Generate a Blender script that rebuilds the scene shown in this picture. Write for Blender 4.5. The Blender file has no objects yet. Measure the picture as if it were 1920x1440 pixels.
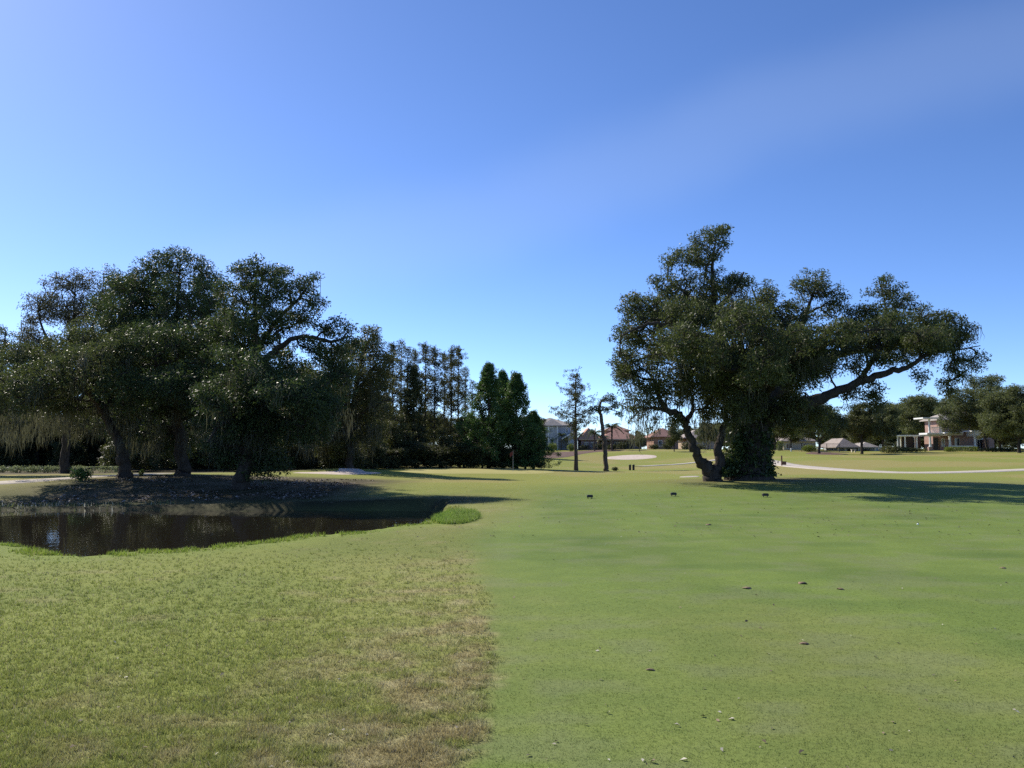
import bpy, math, random
import numpy as np
from mathutils import Vector, Matrix

R = math.radians
sc = bpy.context.scene
COL = sc.collection

# ------------------------------------------------------------------ camera
F_PX, HOR = 1598.0, 850.0            # focal length in pixels of a 1920 px wide frame, row of the eye level
EYE = 1.6
PITCH = math.atan((HOR - 720.0) / F_PX)
cam_d = bpy.data.cameras.new('camera')
cam_d.sensor_width = 36.0
cam_d.lens = 36.0 * F_PX / 1920.0
cam_d.clip_start = 0.05
cam_d.clip_end = 3000.0
cam = bpy.data.objects.new('camera', cam_d)
COL.objects.link(cam)
cam.location = (0, 0, EYE)
cam.rotation_euler = (R(90) + PITCH, 0, 0)
sc.camera = cam

# ------------------------------------------------------------------ light
SUN_AZ, SUN_EL = R(-45), R(36.5)       # azimuth from +Y towards +X
w = bpy.data.worlds.new('World')
sc.world = w
w.use_nodes = True
nt = w.node_tree
nt.nodes.clear()
wo = nt.nodes.new('ShaderNodeOutputWorld')
bg = nt.nodes.new('ShaderNodeBackground')
sky = nt.nodes.new('ShaderNodeTexSky')
sky.sky_type = 'NISHITA'
sky.sun_disc = False
sky.sun_elevation = SUN_EL
sky.sun_rotation = SUN_AZ
sky.altitude = 0
sky.air_density = 0.55
sky.dust_density = 0.14
sky.ozone_density = 4.0
bg.inputs['Strength'].default_value = 0.148
hs = nt.nodes.new('ShaderNodeHueSaturation')
hs.inputs['Saturation'].default_value = 1.1
hs.inputs['Hue'].default_value = .506
nt.links.new(sky.outputs[0], hs.inputs['Color'])
# one long, very thin veil of cirrus high to the right, as a band along a great circle
def _dir(u, v):
    dx, dy = (u - 960) / F_PX, (720 - v) / F_PX
    return Vector((dx, math.cos(PITCH) - dy * math.sin(PITCH), math.sin(PITCH) + dy * math.cos(PITCH))).normalized()
bn = _dir(1050, 345).cross(_dir(1750, 120)).normalized()
wtc = nt.nodes.new('ShaderNodeTexCoord')
dot = nt.nodes.new('ShaderNodeVectorMath')
dot.operation = 'DOT_PRODUCT'
dot.inputs[1].default_value = bn
nt.links.new(wtc.outputs['Generated'], dot.inputs[0])
wn = nt.nodes.new('ShaderNodeTexNoise')
wn.inputs['Scale'].default_value = 2.6
wn.inputs['Detail'].default_value = 5
nt.links.new(wtc.outputs['Generated'], wn.inputs['Vector'])
ab = nt.nodes.new('ShaderNodeMath')
ab.operation = 'MULTIPLY_ADD'
nt.links.new(wn.outputs['Fac'], ab.inputs[0])
ab.inputs[1].default_value = .10
nt.links.new(dot.outputs['Value'], ab.inputs[2])
ab2 = nt.nodes.new('ShaderNodeMath')
ab2.operation = 'SUBTRACT'
nt.links.new(ab.outputs[0], ab2.inputs[0])
ab2.inputs[1].default_value = .05
ab3 = nt.nodes.new('ShaderNodeMath')
ab3.operation = 'ABSOLUTE'
nt.links.new(ab2.outputs[0], ab3.inputs[0])
mr = nt.nodes.new('ShaderNodeMapRange')
mr.interpolation_type = 'SMOOTHERSTEP'
mr.inputs['From Min'].default_value = .085
mr.inputs['From Max'].default_value = 0
mr.inputs['To Min'].default_value = 0
mr.inputs['To Max'].default_value = .085
nt.links.new(ab3.outputs[0], mr.inputs['Value'])
cm = nt.nodes.new('ShaderNodeMix')
cm.data_type = 'RGBA'
nt.links.new(mr.outputs['Result'], cm.inputs[0])
nt.links.new(hs.outputs[0], cm.inputs[6])
cm.inputs[7].default_value = (3.6, 4.3, 5.6, 1)
nt.links.new(cm.outputs[2], bg.inputs['Color'])
nt.links.new(bg.outputs[0], wo.inputs['Surface'])

sun_d = bpy.data.lights.new('sun', 'SUN')
sun_d.energy = 4.6
sun_d.angle = R(0.55)
sun_d.color = (1.0, 0.93, 0.80)
sun = bpy.data.objects.new('sun', sun_d)
COL.objects.link(sun)
sdir = Vector((math.sin(SUN_AZ) * math.cos(SUN_EL), math.cos(SUN_AZ) * math.cos(SUN_EL), math.sin(SUN_EL)))
sun.rotation_euler = sdir.to_track_quat('Z', 'Y').to_euler()
sun.location = sdir * 100

vs = sc.view_settings
vs.view_transform = 'Standard'
vs.look = 'None'
vs.gamma = 1.0
vs.use_curve_mapping = False
vs.exposure = 0.5
sc.cycles.use_denoising = False
sc.cycles.sample_clamp_indirect = 4
sc.cycles.max_bounces = 8
sc.cycles.transparent_max_bounces = 8

# ------------------------------------------------------------------ pixel helpers (photograph pixels -> world)
cp, sp = math.cos(PITCH), math.sin(PITCH)
def ray(u, v):
    dx, dy = (np.asarray(u, float) - 960) / F_PX, (720 - np.asarray(v, float)) / F_PX
    return dx, cp - dy * sp, sp + dy * cp
def at(u, v, d):
    """World point seen at pixel (u, v) at distance d along +Y."""
    x, y, z = ray(u, v)
    t = d / y
    return np.stack([x * t, np.zeros_like(t) + d, EYE + z * t], -1)
def on_plane(u, v, z0=0.0):
    x, y, z = ray(u, v)
    t = (z0 - EYE) / z
    return np.stack([x * t, y * t], -1)
def mpp(d):                           # metres per photograph pixel at distance d
    return d / F_PX

# ------------------------------------------------------------------ noise in numpy
def _hash(ix, iy, seed):
    h = (ix.astype(np.int64) * 374761393 + iy.astype(np.int64) * 668265263 + seed * 974634777) & 0xffffffff
    h = ((h ^ (h >> 13)) * 1274126177) & 0xffffffff
    h = h ^ (h >> 16)
    return (h & 0xffff) / 65535.0
def vnoise(x, y, scale, seed=0):
    x = np.asarray(x, float) / scale + 1000.3
    y = np.asarray(y, float) / scale + 1000.7
    ix, iy = np.floor(x), np.floor(y)
    fx, fy = x - ix, y - iy
    fx, fy = fx * fx * (3 - 2 * fx), fy * fy * (3 - 2 * fy)
    a, b = _hash(ix, iy, seed), _hash(ix + 1, iy, seed)
    c, d = _hash(ix, iy + 1, seed), _hash(ix + 1, iy + 1, seed)
    return (a * (1 - fx) + b * fx) * (1 - fy) + (c * (1 - fx) + d * fx) * fy
def fbm(x, y, scale, seed=0, octv=3):
    s, a, t = 0, 1.0, 0
    for k in range(octv):
        s = s + a * vnoise(x, y, scale / 2 ** k, seed + 17 * k)
        t += a
        a *= 0.5
    return s / t
def sstep(a, b, x):
    t = np.clip((np.asarray(x, float) - a) / (b - a), 0, 1)
    return t * t * (3 - 2 * t)

# ------------------------------------------------------------------ terrain heights
WATER_Z = -0.5
CTRL = []
for (u, v, d) in [
    (1106, 931, 32), (1263, 926, 33), (1435, 927, 32.5), (1700, 940, 28), (1900, 935, 29),
    (1335, 901, 40.5), (1400, 899, 41), (1470, 897, 41), (1290, 895, 55), (1080, 882, 84), (1136, 884, 83), (1180, 882, 90),
    (900, 905, 47), (800, 907, 44), (1000, 905, 46), (840, 893, 60), (960, 893, 62), (960, 879, 76), (840, 880, 74), (740, 884, 66), (1040, 884, 72),
    (630, 893, 53), (640, 884, 58), (720, 887, 58), (560, 889, 53), (500, 886, 60),
    (1000, 865, 110), (1050, 862, 120), (1190, 862, 128), (1190, 854, 134), (1080, 846, 160), (1180, 842, 165), (1280, 843, 165), (1250, 872, 105), (1300, 867, 112),
    (1450, 867, 88), (1500, 877, 72), (1600, 886, 61), (1700, 890, 57), (1900, 888, 58), (1500, 856, 105), (1600, 854, 112), (1700, 853, 115), (1900, 852, 105),
    (1460, 846, 130), (1560, 851, 128), (1660, 849, 130), (1770, 846, 138), (1900, 848, 125),
    (232, 895, 45), (100, 900, 44), (340, 893, 46), (400, 895, 46), (0, 914, 37), (0, 894, 52), (100, 887, 62), (300, 885, 62), (0, 884, 66),
    (120, 935, 35.5), (340, 930, 35.5), (480, 935, 34.5), (0, 938, 35), (560, 920, 37), (620, 912, 39), (700, 917, 37), (700, 935, 33),
]:
    p = at(u, v, d)
    CTRL.append(p)
for (x, y, z) in [(0, 0, 0), (-6, 3, 0), (6, 3, 0), (-12, 8, 0), (12, 8, 0.02), (0, 8, 0), (-6, 11, 0), (6, 12, 0), (-10, 13, -.05), (-18, 13, 0), (18, 15, 0.05), (0, 16, -.01), (8, 20, 0.0),
                  (-3, 18, -.05), (1, 24, -.02), (-1.5, 29, -.03), (14, 22, 0), (-30, 10, 0), (30, 15, 0), (30, 30, .1), (40, 60, .4), (-40, 40, .2), (-45, 70, .4), (-40, 100, .8), (0, 100, .3),
                  (-30, 15, 0), (-30, -10, 0), (30, -10, 0), (0, -12, 0), (60, 100, 1.2), (-60, 140, 1.5), (100, 150, 2.4), (-100, 60, .5), (100, 60, .8),
                  (0, 230, 2.6), (120, 230, 2.6), (-120, 230, 2.5), (-10, 150, 2.0), (0, 75, .1), (-20, 80, .3)]:
    CTRL.append(np.array([x, y, z], float))
CTRL = np.array(CTRL)
def _tps_k(r2):
    return 0.5 * r2 * np.log(r2 + 1e-9)
_n = len(CTRL)
_K = _tps_k(((CTRL[:, None, :2] - CTRL[None, :, :2]) ** 2).sum(-1)) + np.eye(_n) * 8.0
_P = np.hstack([np.ones((_n, 1)), CTRL[:, :2]])
_A = np.vstack([np.hstack([_K, _P]), np.hstack([_P.T, np.zeros((3, 3))])])
_W = np.linalg.solve(_A, np.concatenate([CTRL[:, 2], np.zeros(3)]))

# pond outline in plan (the near edge is the lip of the lawn, the far edge the waterline)
near_px = [(0, 1003), (60, 1020), (120, 1036), (165, 1041), (205, 1037), (240, 1030), (330, 1029), (420, 1019), (480, 1013), (560, 1000), (650, 995), (720, 985), (790, 976)]
POND = [(-40, 21), (-24, 19.6), (-16, 18.6)] + [tuple(on_plane(u, v + 5, -.06)) for (u, v) in near_px]
POND += [tuple(on_plane(832, 968, -.1)), tuple(on_plane(838, 956, -.1)), (-2.2, 30.5), (-2.9, 31.6), (-4.6, 31.9), (-7.0, 32.0), (-9.5, 31.4), (-12, 31.6), (-14.5, 32.2), (-18, 31.6), (-24, 33), (-40, 34)]
POND = np.array(POND)
def poly_sd(px, py, poly):
    """Signed distance, positive inside."""
    px, py = np.asarray(px, float), np.asarray(py, float)
    d2 = np.full(px.shape, 1e18)
    ins = np.zeros(px.shape, bool)
    n = len(poly)
    for i in range(n):
        a, b = poly[i], poly[(i + 1) % n]
        ex, ey = b[0] - a[0], b[1] - a[1]
        wx, wy = px - a[0], py - a[1]
        t = np.clip((wx * ex + wy * ey) / (ex * ex + ey * ey), 0, 1)
        d2 = np.minimum(d2, (wx - ex * t) ** 2 + (wy - ey * t) ** 2)
        c = (a[1] > py) != (b[1] > py)
        ins ^= c & (px < (b[0] - a[0]) * (py - a[1]) / (b[1] - a[1] + 1e-12) + a[0])
    d = np.sqrt(d2)
    return np.where(ins, d, -d)
BUMPS = []                            # (x, y, rx, ry, h)
def height(x, y):
    x, y = np.atleast_1d(np.asarray(x, float)), np.atleast_1d(np.asarray(y, float))
    sh = x.shape
    x, y = x.ravel(), y.ravel()
    cx, cy = np.clip(x, -130, 130), np.clip(y, -15, 240)
    z = _W[_n] + _W[_n + 1] * cx + _W[_n + 2] * cy
    for i in range(_n):
        z = z + _W[i] * _tps_k((cx - CTRL[i, 0]) ** 2 + (cy - CTRL[i, 1]) ** 2)
    for (bx, by, rx, ry, h) in BUMPS:
        z = z + h * np.exp(-((x - bx) / rx) ** 2 - ((y - by) / ry) ** 2)
    z = z + (fbm(x, y, 3.0, 5) - .5) * .05 * sstep(3, 12, np.hypot(x, y))
    m = (x > -45) & (x < 5) & (y > 8) & (y < 45)
    if m.any():
        xx, yy = x[m], y[m]
        sd = poly_sd(xx, yy, POND) + (fbm(xx, yy, .7, 9) - .5) * .35
        zz = z[m]
        lip = (np.clip(zz, -.6, .4) + .5) * 1.0
        zz = zz - sstep(-.05, .42, sd) * (lip + .18) - sstep(.3, 3, sd) * .7
        z[m] = zz
    return z.reshape(sh)
def h1(x, y):
    return float(height(x, y)[0])

# ------------------------------------------------------------------ mesh helpers
def link(o, parent=None):
    COL.objects.link(o)
    if parent is not None:
        o.parent = parent
    return o
def np_mesh(name, verts, faces, mat, smooth=False, attrs=None):
    verts = np.asarray(verts, np.float32)
    faces = np.asarray(faces, np.int32)
    me = bpy.data.meshes.new(name)
    k = faces.shape[1]
    me.vertices.add(len(verts))
    me.vertices.foreach_set('co', verts.ravel())
    me.loops.add(faces.size)
    me.loops.foreach_set('vertex_index', faces.ravel())
    me.polygons.add(len(faces))
    me.polygons.foreach_set('loop_start', np.arange(0, faces.size, k, dtype=np.int32))
    me.polygons.foreach_set('loop_total', np.full(len(faces), k, np.int32))
    if smooth:
        me.polygons.foreach_set('use_smooth', np.ones(len(faces), bool))
    for an, av in (attrs or {}).items():
        av = np.asarray(av, np.float32)
        if av.ndim == 1:
            a = me.attributes.new(an, 'FLOAT', 'POINT')
            a.data.foreach_set('value', av)
        else:
            if av.shape[1] == 3:
                av = np.hstack([av, np.ones((len(av), 1), np.float32)])
            a = me.attributes.new(an, 'FLOAT_COLOR', 'POINT')
            a.data.foreach_set('color', av.ravel())
    me.materials.append(mat)
    me.update(calc_edges=True)
    me.validate()
    return me
def obj(name, me, parent=None, loc=None):
    o = bpy.data.objects.new(name, me)
    if loc is not None:
        o.location = loc
    return link(o, parent)
def tag(o, label=None, cat=None, group=None, kind=None):
    if label: o['label'] = label
    if cat: o['category'] = cat
    if group: o['group'] = group
    if kind: o['kind'] = kind
    return o
def empty(name, loc, label, cat, group=None, rz=0):
    o = bpy.data.objects.new(name, None)
    o.empty_display_size = .3
    o.location = [float(c) for c in loc]
    o.rotation_euler = (0, 0, rz)
    link(o)
    return tag(o, label, cat, group)
class MB:
    """Collects quads/polys; builds one mesh."""
    def __init__(s): s.v, s.f = [], []
    def add(s, vs, fs):
        n = len(s.v)
        s.v += [tuple(map(float, q)) for q in vs]
        s.f += [tuple(i + n for i in f) for f in fs]
        return s
    def box(s, x0, x1, y0, y1, z0, z1):
        return s.add([(x0, y0, z0), (x1, y0, z0), (x1, y1, z0), (x0, y1, z0), (x0, y0, z1), (x1, y0, z1), (x1, y1, z1), (x0, y1, z1)],
                     [(0, 3, 2, 1), (4, 5, 6, 7), (0, 1, 5, 4), (1, 2, 6, 5), (2, 3, 7, 6), (3, 0, 4, 7)])
    def cyl(s, x, y, z0, z1, r0, r1=None, n=12):
        r1 = r0 if r1 is None else r1
        a = [2 * math.pi * i / n for i in range(n)]
        vs_ = [(x + r0 * math.cos(t), y + r0 * math.sin(t), z0) for t in a] + [(x + r1 * math.cos(t), y + r1 * math.sin(t), z1) for t in a]
        return s.add(vs_, [(i, (i + 1) % n, n + (i + 1) % n, n + i) for i in range(n)] + [tuple(range(n - 1, -1, -1)), tuple(range(n, 2 * n))])
    def lathe(s, x, y, prof, n=14):
        vs_, fs = [], []
        for (r, z) in prof:
            vs_ += [(x + r * math.cos(2 * math.pi * i / n), y + r * math.sin(2 * math.pi * i / n), z) for i in range(n)]
        for k in range(len(prof) - 1):
            fs += [(k * n + i, k * n + (i + 1) % n, (k + 1) * n + (i + 1) % n, (k + 1) * n + i) for i in range(n)]
        fs += [tuple(range(n - 1, -1, -1)), tuple((len(prof) - 1) * n + i for i in range(n))]
        return s.add(vs_, fs)
    def hip(s, x0, x1, y0, y1, z0, z1, ridge=None, th=.14):
        """Hip roof with an eave of thickness th; the ridge runs along the longer side."""
        wx, wy = x1 - x0, y1 - y0
        if wx >= wy:
            r = wy / 2 if ridge is None else ridge
            a, b = (x0 + r, (y0 + y1) / 2, z1), (x1 - r, (y0 + y1) / 2, z1)
            fs = [(4, 5, 9, 8), (5, 6, 9), (6, 7, 8, 9), (7, 4, 8)]
        else:
            r = wx / 2 if ridge is None else ridge
            a, b = ((x0 + x1) / 2, y0 + r, z1), ((x0 + x1) / 2, y1 - r, z1)
            fs = [(4, 5, 8), (5, 6, 9, 8), (6, 7, 9), (7, 4, 8, 9)]
        return s.add([(x0, y0, z0 - th), (x1, y0, z0 - th), (x1, y1, z0 - th), (x0, y1, z0 - th), (x0, y0, z0), (x1, y0, z0), (x1, y1, z0), (x0, y1, z0), a, b],
                     [(0, 3, 2, 1), (0, 1, 5, 4), (1, 2, 6, 5), (2, 3, 7, 6), (3, 0, 4, 7)] + fs)
    def build(s, name, mat, parent=None, loc=None, smooth=False):
        me = bpy.data.meshes.new(name)
        me.from_pydata(s.v, [], s.f)
        me.materials.append(mat)
        if smooth:
            for p in me.polygons: p.use_smooth = True
        me.update()
        return obj(name, me, parent, loc)

# ------------------------------------------------------------------ materials
def new_mat(name):
    m = bpy.data.materials.new(name)
    m.use_nodes = True
    t = m.node_tree
    return m, t, t.nodes['Principled BSDF'], t.nodes['Material Output']
def N(t, typ, **kw):
    n = t.nodes.new(typ)
    for k, v in kw.items():
        if k.startswith('i_'):
            n.inputs[k[2:].replace('_', ' ')].default_value = v
        else:
            setattr(n, k, v)
    return n
def ramp(t, fac, stops):
    r = t.nodes.new('ShaderNodeValToRGB')
    e = r.color_ramp.elements
    while len(e) < len(stops): e.new(.5)
    for el, (p, c) in zip(e, stops):
        el.position = p
        el.color = (*c, 1)
    t.links.new(fac, r.inputs[0])
    return r.outputs[0]
def mixc(t, fac, a, b, mode='MIX'):
    n = t.nodes.new('ShaderNodeMix')
    n.data_type = 'RGBA'
    n.blend_type = mode
    for s, val in ((n.inputs[0], fac), (n.inputs[6], a), (n.inputs[7], b)):
        if hasattr(val, 'is_output'):
            t.links.new(val, s)
        elif isinstance(val, (int, float)):
            s.default_value = val
        else:
            s.default_value = (*val, 1)
    return n.outputs[2]
def noise(t, scale, detail=4, rough=.6, vec=None, out=0):
    n = N(t, 'ShaderNodeTexNoise')
    n.inputs['Scale'].default_value = scale
    n.inputs['Detail'].default_value = detail
    n.inputs['Roughness'].default_value = rough
    if vec is not None: t.links.new(vec, n.inputs['Vector'])
    return n.outputs[out]
def bump(t, bs, h, strength, dist):
    b = N(t, 'ShaderNodeBump')
    b.inputs['Strength'].default_value = strength
    b.inputs['Distance'].default_value = dist
    t.links.new(h, b.inputs['Height'])
    t.links.new(b.outputs[0], bs.inputs['Normal'])
def pos(t):
    return N(t, 'ShaderNodeNewGeometry').outputs['Position']
def plain(name, c, rough=.7, var=.12, scale=3, bmp=0, metal=0, spec=.4):
    m, t, b, o = new_mat(name)
    tc = N(t, 'ShaderNodeTexCoord').outputs['Object']
    n = noise(t, scale, 5, .65, tc)
    col = ramp(t, n, [(.3, tuple(x * (1 - var) for x in c)), (.7, tuple(min(1, x * (1 + var)) for x in c))])
    t.links.new(col, b.inputs['Base Color'])
    b.inputs['Roughness'].default_value = rough
    b.inputs['Metallic'].default_value = metal
    b.inputs['Specular IOR Level'].default_value = spec
    if bmp:
        bump(t, b, noise(t, scale * 8, 4, .6, tc), .5, bmp)
    return m
def leaf_mat(name, dark, light, trans=.3, rough=.45, warm=None):
    """Leaf colour varies from leaf to leaf through the 'tone' attribute."""
    m, t, b, o = new_mat(name)
    a = N(t, 'ShaderNodeAttribute', attribute_name='tone').outputs['Fac']
    stops = [(0, dark), (.8, light)]
    if warm: stops += [(.93, light), (1, warm)]
    col = ramp(t, a, stops)
    t.links.new(col, b.inputs['Base Color'])
    b.inputs['Roughness'].default_value = rough
    b.inputs['Specular IOR Level'].default_value = .22
    tr = N(t, 'ShaderNodeBsdfTranslucent')
    tc = mixc(t, .5, col, (1.6 * light[0], 1.7 * light[1], .9 * light[2]))
    t.links.new(tc, tr.inputs[0])
    mx = N(t, 'ShaderNodeMixShader')
    mx.inputs[0].default_value = trans
    t.links.new(b.outputs[0], mx.inputs[1])
    t.links.new(tr.outputs[0], mx.inputs[2])
    t.links.new(mx.outputs[0], o.inputs['Surface'])
    return m
def bark_mat(name, a, b_, scale=6):
    m, t, b, o = new_mat(name)
    tc = N(t, 'ShaderNodeTexCoord').outputs['Object']
    mp = N(t, 'ShaderNodeMapping')
    mp.inputs['Scale'].default_value = (1, 1, .3)
    t.links.new(tc, mp.inputs[0])
    n = noise(t, scale, 6, .7, mp.outputs[0])
    t.links.new(ramp(t, n, [(.3, a), (.68, b_)]), b.inputs['Base Color'])
    b.inputs['Roughness'].default_value = .95
    b.inputs['Specular IOR Level'].default_value = .15
    bump(t, b, noise(t, scale * 2, 5, .7, mp.outputs[0]), 1.0, .06)
    return m
M = {}
M['bark_oak'] = bark_mat('oak_bark', (.030, .024, .020), (.085, .070, .058))
M['bark_cypress'] = bark_mat('cypress_bark', (.055, .042, .034), (.14, .11, .09))
M['bark_palm'] = bark_mat('palm_bark', (.06, .045, .035), (.14, .11, .085), 9)
M['leaf_oak'] = leaf_mat('oak_leaf', (.036, .046, .020), (.090, .108, .042), .32, .5, (.16, .15, .06))
M['leaf_oak_lush'] = leaf_mat('lush_oak_leaf', (.028, .042, .018), (.068, .094, .034), .28, .5, (.13, .14, .05))
M['leaf_oak_dusty'] = leaf_mat('dusty_oak_leaf', (.055, .058, .042), (.115, .115, .078), .3, .55, (.15, .13, .08))
M['leaf_cypress'] = leaf_mat('cypress_leaf', (.036, .046, .018), (.088, .090, .034), .3, .6, (.17, .10, .04))
M['leaf_holly'] = leaf_mat('holly_leaf', (.034, .064, .022), (.082, .142, .042), .3, .5, (.08, .14, .04))
M['leaf_under'] = leaf_mat('undergrowth_leaf', (.034, .042, .020), (.082, .090, .038), .3, .5, (.13, .12, .05))
M['leaf_olive'] = leaf_mat('olive_leaf', (.048, .056, .022), (.105, .110, .042), .3, .5, (.19, .16, .06))
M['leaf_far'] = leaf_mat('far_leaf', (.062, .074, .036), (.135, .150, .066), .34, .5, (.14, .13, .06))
M['leaf_hedge'] = leaf_mat('hedge_leaf', (.07, .10, .02), (.18, .22, .045), .3, .5, (.3, .3, .07))
M['leaf_pale'] = leaf_mat('pale_shrub_leaf', (.10, .12, .07), (.24, .27, .17), .3, .5, (.45, .46, .38))
M['leaf_palm'] = leaf_mat('palm_leaf', (.045, .07, .022), (.10, .14, .045), .25, .4, (.2, .19, .07))
M['leaf_vine'] = leaf_mat('vine_leaf', (.028, .042, .015), (.064, .092, .032), .25, .35, (.15, .17, .06))
M['moss'] = leaf_mat('spanish_moss', (.060, .062, .048), (.125, .122, .092), .25, .9, (.19, .17, .12))
M['white'] = plain('white_paint', (.78, .77, .74), .5, .05)
M['brick'] = None
M['black'] = plain('black_plastic', (.018, .018, .02), .45, .2, 12)
M['darkgrey'] = plain('dark_metal', (.03, .03, .033), .5, .2)
M['glass'] = plain('window_glass', (.02, .024, .03), .08, .3, .6, spec=.6)
M['cream'] = plain('cream_stucco', (.58, .52, .43), .9, .06)
M['greywall'] = plain('grey_stucco', (.42, .43, .45), .9, .05)
M['tanwall'] = plain('tan_stucco', (.50, .38, .28), .9, .06)
M['pinkwall'] = plain('terracotta_stucco', (.38, .22, .16), .9, .06)
M['purplewall'] = plain('mauve_stucco', (.30, .22, .22), .9, .06)
M['fascia'] = plain('fascia_paint', (.55, .36, .22), .7, .08)

def tile_mat(name, a, b_):
    m, t, b, o = new_mat(name)
    tc = N(t, 'ShaderNodeTexCoord').outputs['Object']
    wv = N(t, 'ShaderNodeTexWave')
    wv.bands_direction = 'X'
    wv.inputs['Scale'].default_value = 1.6
    wv.inputs['Distortion'].default_value = .6
    t.links.new(tc, wv.inputs['Vector'])
    n = noise(t, 1.8, 6, .7, tc)
    c = ramp(t, n, [(.3, a), (.7, b_)])
    c = mixc(t, .25, c, wv.outputs['Color'], 'MULTIPLY')
    t.links.new(c, b.inputs['Base Color'])
    b.inputs['Roughness'].default_value = .85
    bump(t, b, wv.outputs['Color'], .6, .05)
    return m
M['tile_orange'] = tile_mat('orange_roof_tile', (.42, .20, .12), (.62, .34, .21))
M['tile_red'] = tile_mat('red_roof_tile', (.34, .17, .13), (.50, .27, .20))
M['tile_grey'] = tile_mat('grey_roof_tile', (.30, .26, .23), (.46, .41, .36))
M['tile_brown'] = tile_mat('brown_roof_tile', (.27, .22, .19), (.42, .35, .31))
def brick_mat():
    m, t, b, o = new_mat('brick_wall')
    tc = N(t, 'ShaderNodeTexCoord').outputs['Object']
    mp = N(t, 'ShaderNodeMapping')
    mp.inputs['Rotation'].default_value = (R(90), 0, 0)
    t.links.new(tc, mp.inputs[0])
    br = N(t, 'ShaderNodeTexBrick')
    br.inputs['Scale'].default_value = 1
    br.inputs['Brick Width'].default_value = .22
    br.inputs['Row Height'].default_value = .075
    br.inputs['Mortar Size'].default_value = .01
    br.inputs['Color1'].default_value = (.30, .15, .12, 1)
    br.inputs['Color2'].default_value = (.40, .22, .17, 1)
    br.inputs['Mortar'].default_value = (.42, .36, .32, 1)
    t.links.new(mp.outputs[0], br.inputs['Vector'])
    n = noise(t, .8, 5, .6, tc)
    t.links.new(mixc(t, .5, br.outputs['Color'], ramp(t, n, [(.3, (.7, .7, .7)), (.7, (1, 1, 1))]), 'MULTIPLY'), b.inputs['Base Color'])
    b.inputs['Roughness'].default_value = .9
    return m
M['brick'] = brick_mat()

def turf_mat(name):
    m, t, b, o = new_mat(name)
    base = N(t, 'ShaderNodeAttribute', attribute_name='turf').outputs['Color']
    rough = N(t, 'ShaderNodeAttribute', attribute_name='rough').outputs['Fac']
    p = pos(t)
    n1 = noise(t, 26, 6, .75, p)
    n2 = noise(t, 140, 3, .7, p)
    n3 = noise(t, 3.0, 4, .6, p)
    c = mixc(t, .75, base, ramp(t, n1, [(.28, (.52, .50, .46)), (.5, (1, 1, 1)), (.75, (1.28, 1.25, 1.15))]), 'MULTIPLY')
    c = mixc(t, .6, c, ramp(t, n2, [(.3, (.6, .62, .55)), (.6, (1.1, 1.1, 1.1))]), 'MULTIPLY')
    c = mixc(t, .35, c, ramp(t, n3, [(.3, (.8, .84, .8)), (.7, (1.16, 1.1, 1.0))]), 'MULTIPLY')
    t.links.new(c, b.inputs['Base Color'])
    b.inputs['Roughness'].default_value = .95
    b.inputs['Specular IOR Level'].default_value = .1
    bp = N(t, 'ShaderNodeBump')
    ms = N(t, 'ShaderNodeMath', operation='MULTIPLY_ADD')
    t.links.new(rough, ms.inputs[0])
    ms.inputs[1].default_value = .55
    ms.inputs[2].default_value = .10
    t.links.new(ms.outputs[0], bp.inputs['Strength'])
    bp.inputs['Distance'].default_value = .03
    t.links.new(n1, bp.inputs['Height'])
    t.links.new(bp.outputs[0], b.inputs['Normal'])
    return m
M['turf'] = turf_mat('turf')
def blade_mat():
    m, t, b, o = new_mat('grass_blade')
    col = N(t, 'ShaderNodeAttribute', attribute_name='turf').outputs['Color']
    t.links.new(col, b.inputs['Base Color'])
    b.inputs['Roughness'].default_value = .55
    b.inputs['Specular IOR Level'].default_value = .25
    tr = N(t, 'ShaderNodeBsdfTranslucent')
    t.links.new(col, tr.inputs[0])
    mx = N(t, 'ShaderNodeMixShader')
    mx.inputs[0].default_value = .35
    t.links.new(b.outputs[0], mx.inputs[1])
    t.links.new(tr.outputs[0], mx.inputs[2])
    t.links.new(mx.outputs[0], o.inputs['Surface'])
    return m
M['blade'] = blade_mat()
def sand_mat(name, a, b_, sc_=2.0):
    m, t, b, o = new_mat(name)
    p = pos(t)
    n = noise(t, sc_, 6, .65, p)
    t.links.new(ramp(t, n, [(.3, a), (.7, b_)]), b.inputs['Base Color'])
    b.inputs['Roughness'].default_value = .95
    b.inputs['Specular IOR Level'].default_value = .1
    bump(t, b, noise(t, 9, 4, .6, p), .4, .05)
    return m
M['sand'] = sand_mat('bunker_sand', (.50, .41, .34), (.66, .56, .47))
M['path'] = sand_mat('path_concrete', (.44, .39, .33), (.55, .49, .42), 1.2)
M['path_shell'] = sand_mat('path_shell', (.40, .36, .30), (.52, .47, .40), 1.2)
M['mulch'] = sand_mat('mulch', (.11, .07, .055), (.20, .135, .11), 1.5)
M['litter_ground'] = sand_mat('leaf_litter_ground', (.10, .075, .055), (.22, .165, .125), 3)
def water_mat():
    m, t, b, o = new_mat('pond_water')
    b.inputs['Base Color'].default_value = (.020, .017, .012, 1)
    b.inputs['Roughness'].default_value = .045
    b.inputs['IOR'].default_value = 1.33
    p = pos(t)
    mp = N(t, 'ShaderNodeMapping')
    mp.inputs['Scale'].default_value = (1, .45, 1)
    t.links.new(p, mp.inputs[0])
    bump(t, b, noise(t, 2.2, 3, .5, mp.outputs[0]), .12, .03)
    return m
M['water'] = water_mat()
def attr_mat(name, attr='turf', rough=.8):
    m, t, b, o = new_mat(name)
    t.links.new(N(t, 'ShaderNodeAttribute', attribute_name=attr).outputs['Color'], b.inputs['Base Color'])
    b.inputs['Roughness'].default_value = rough
    return m
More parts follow.
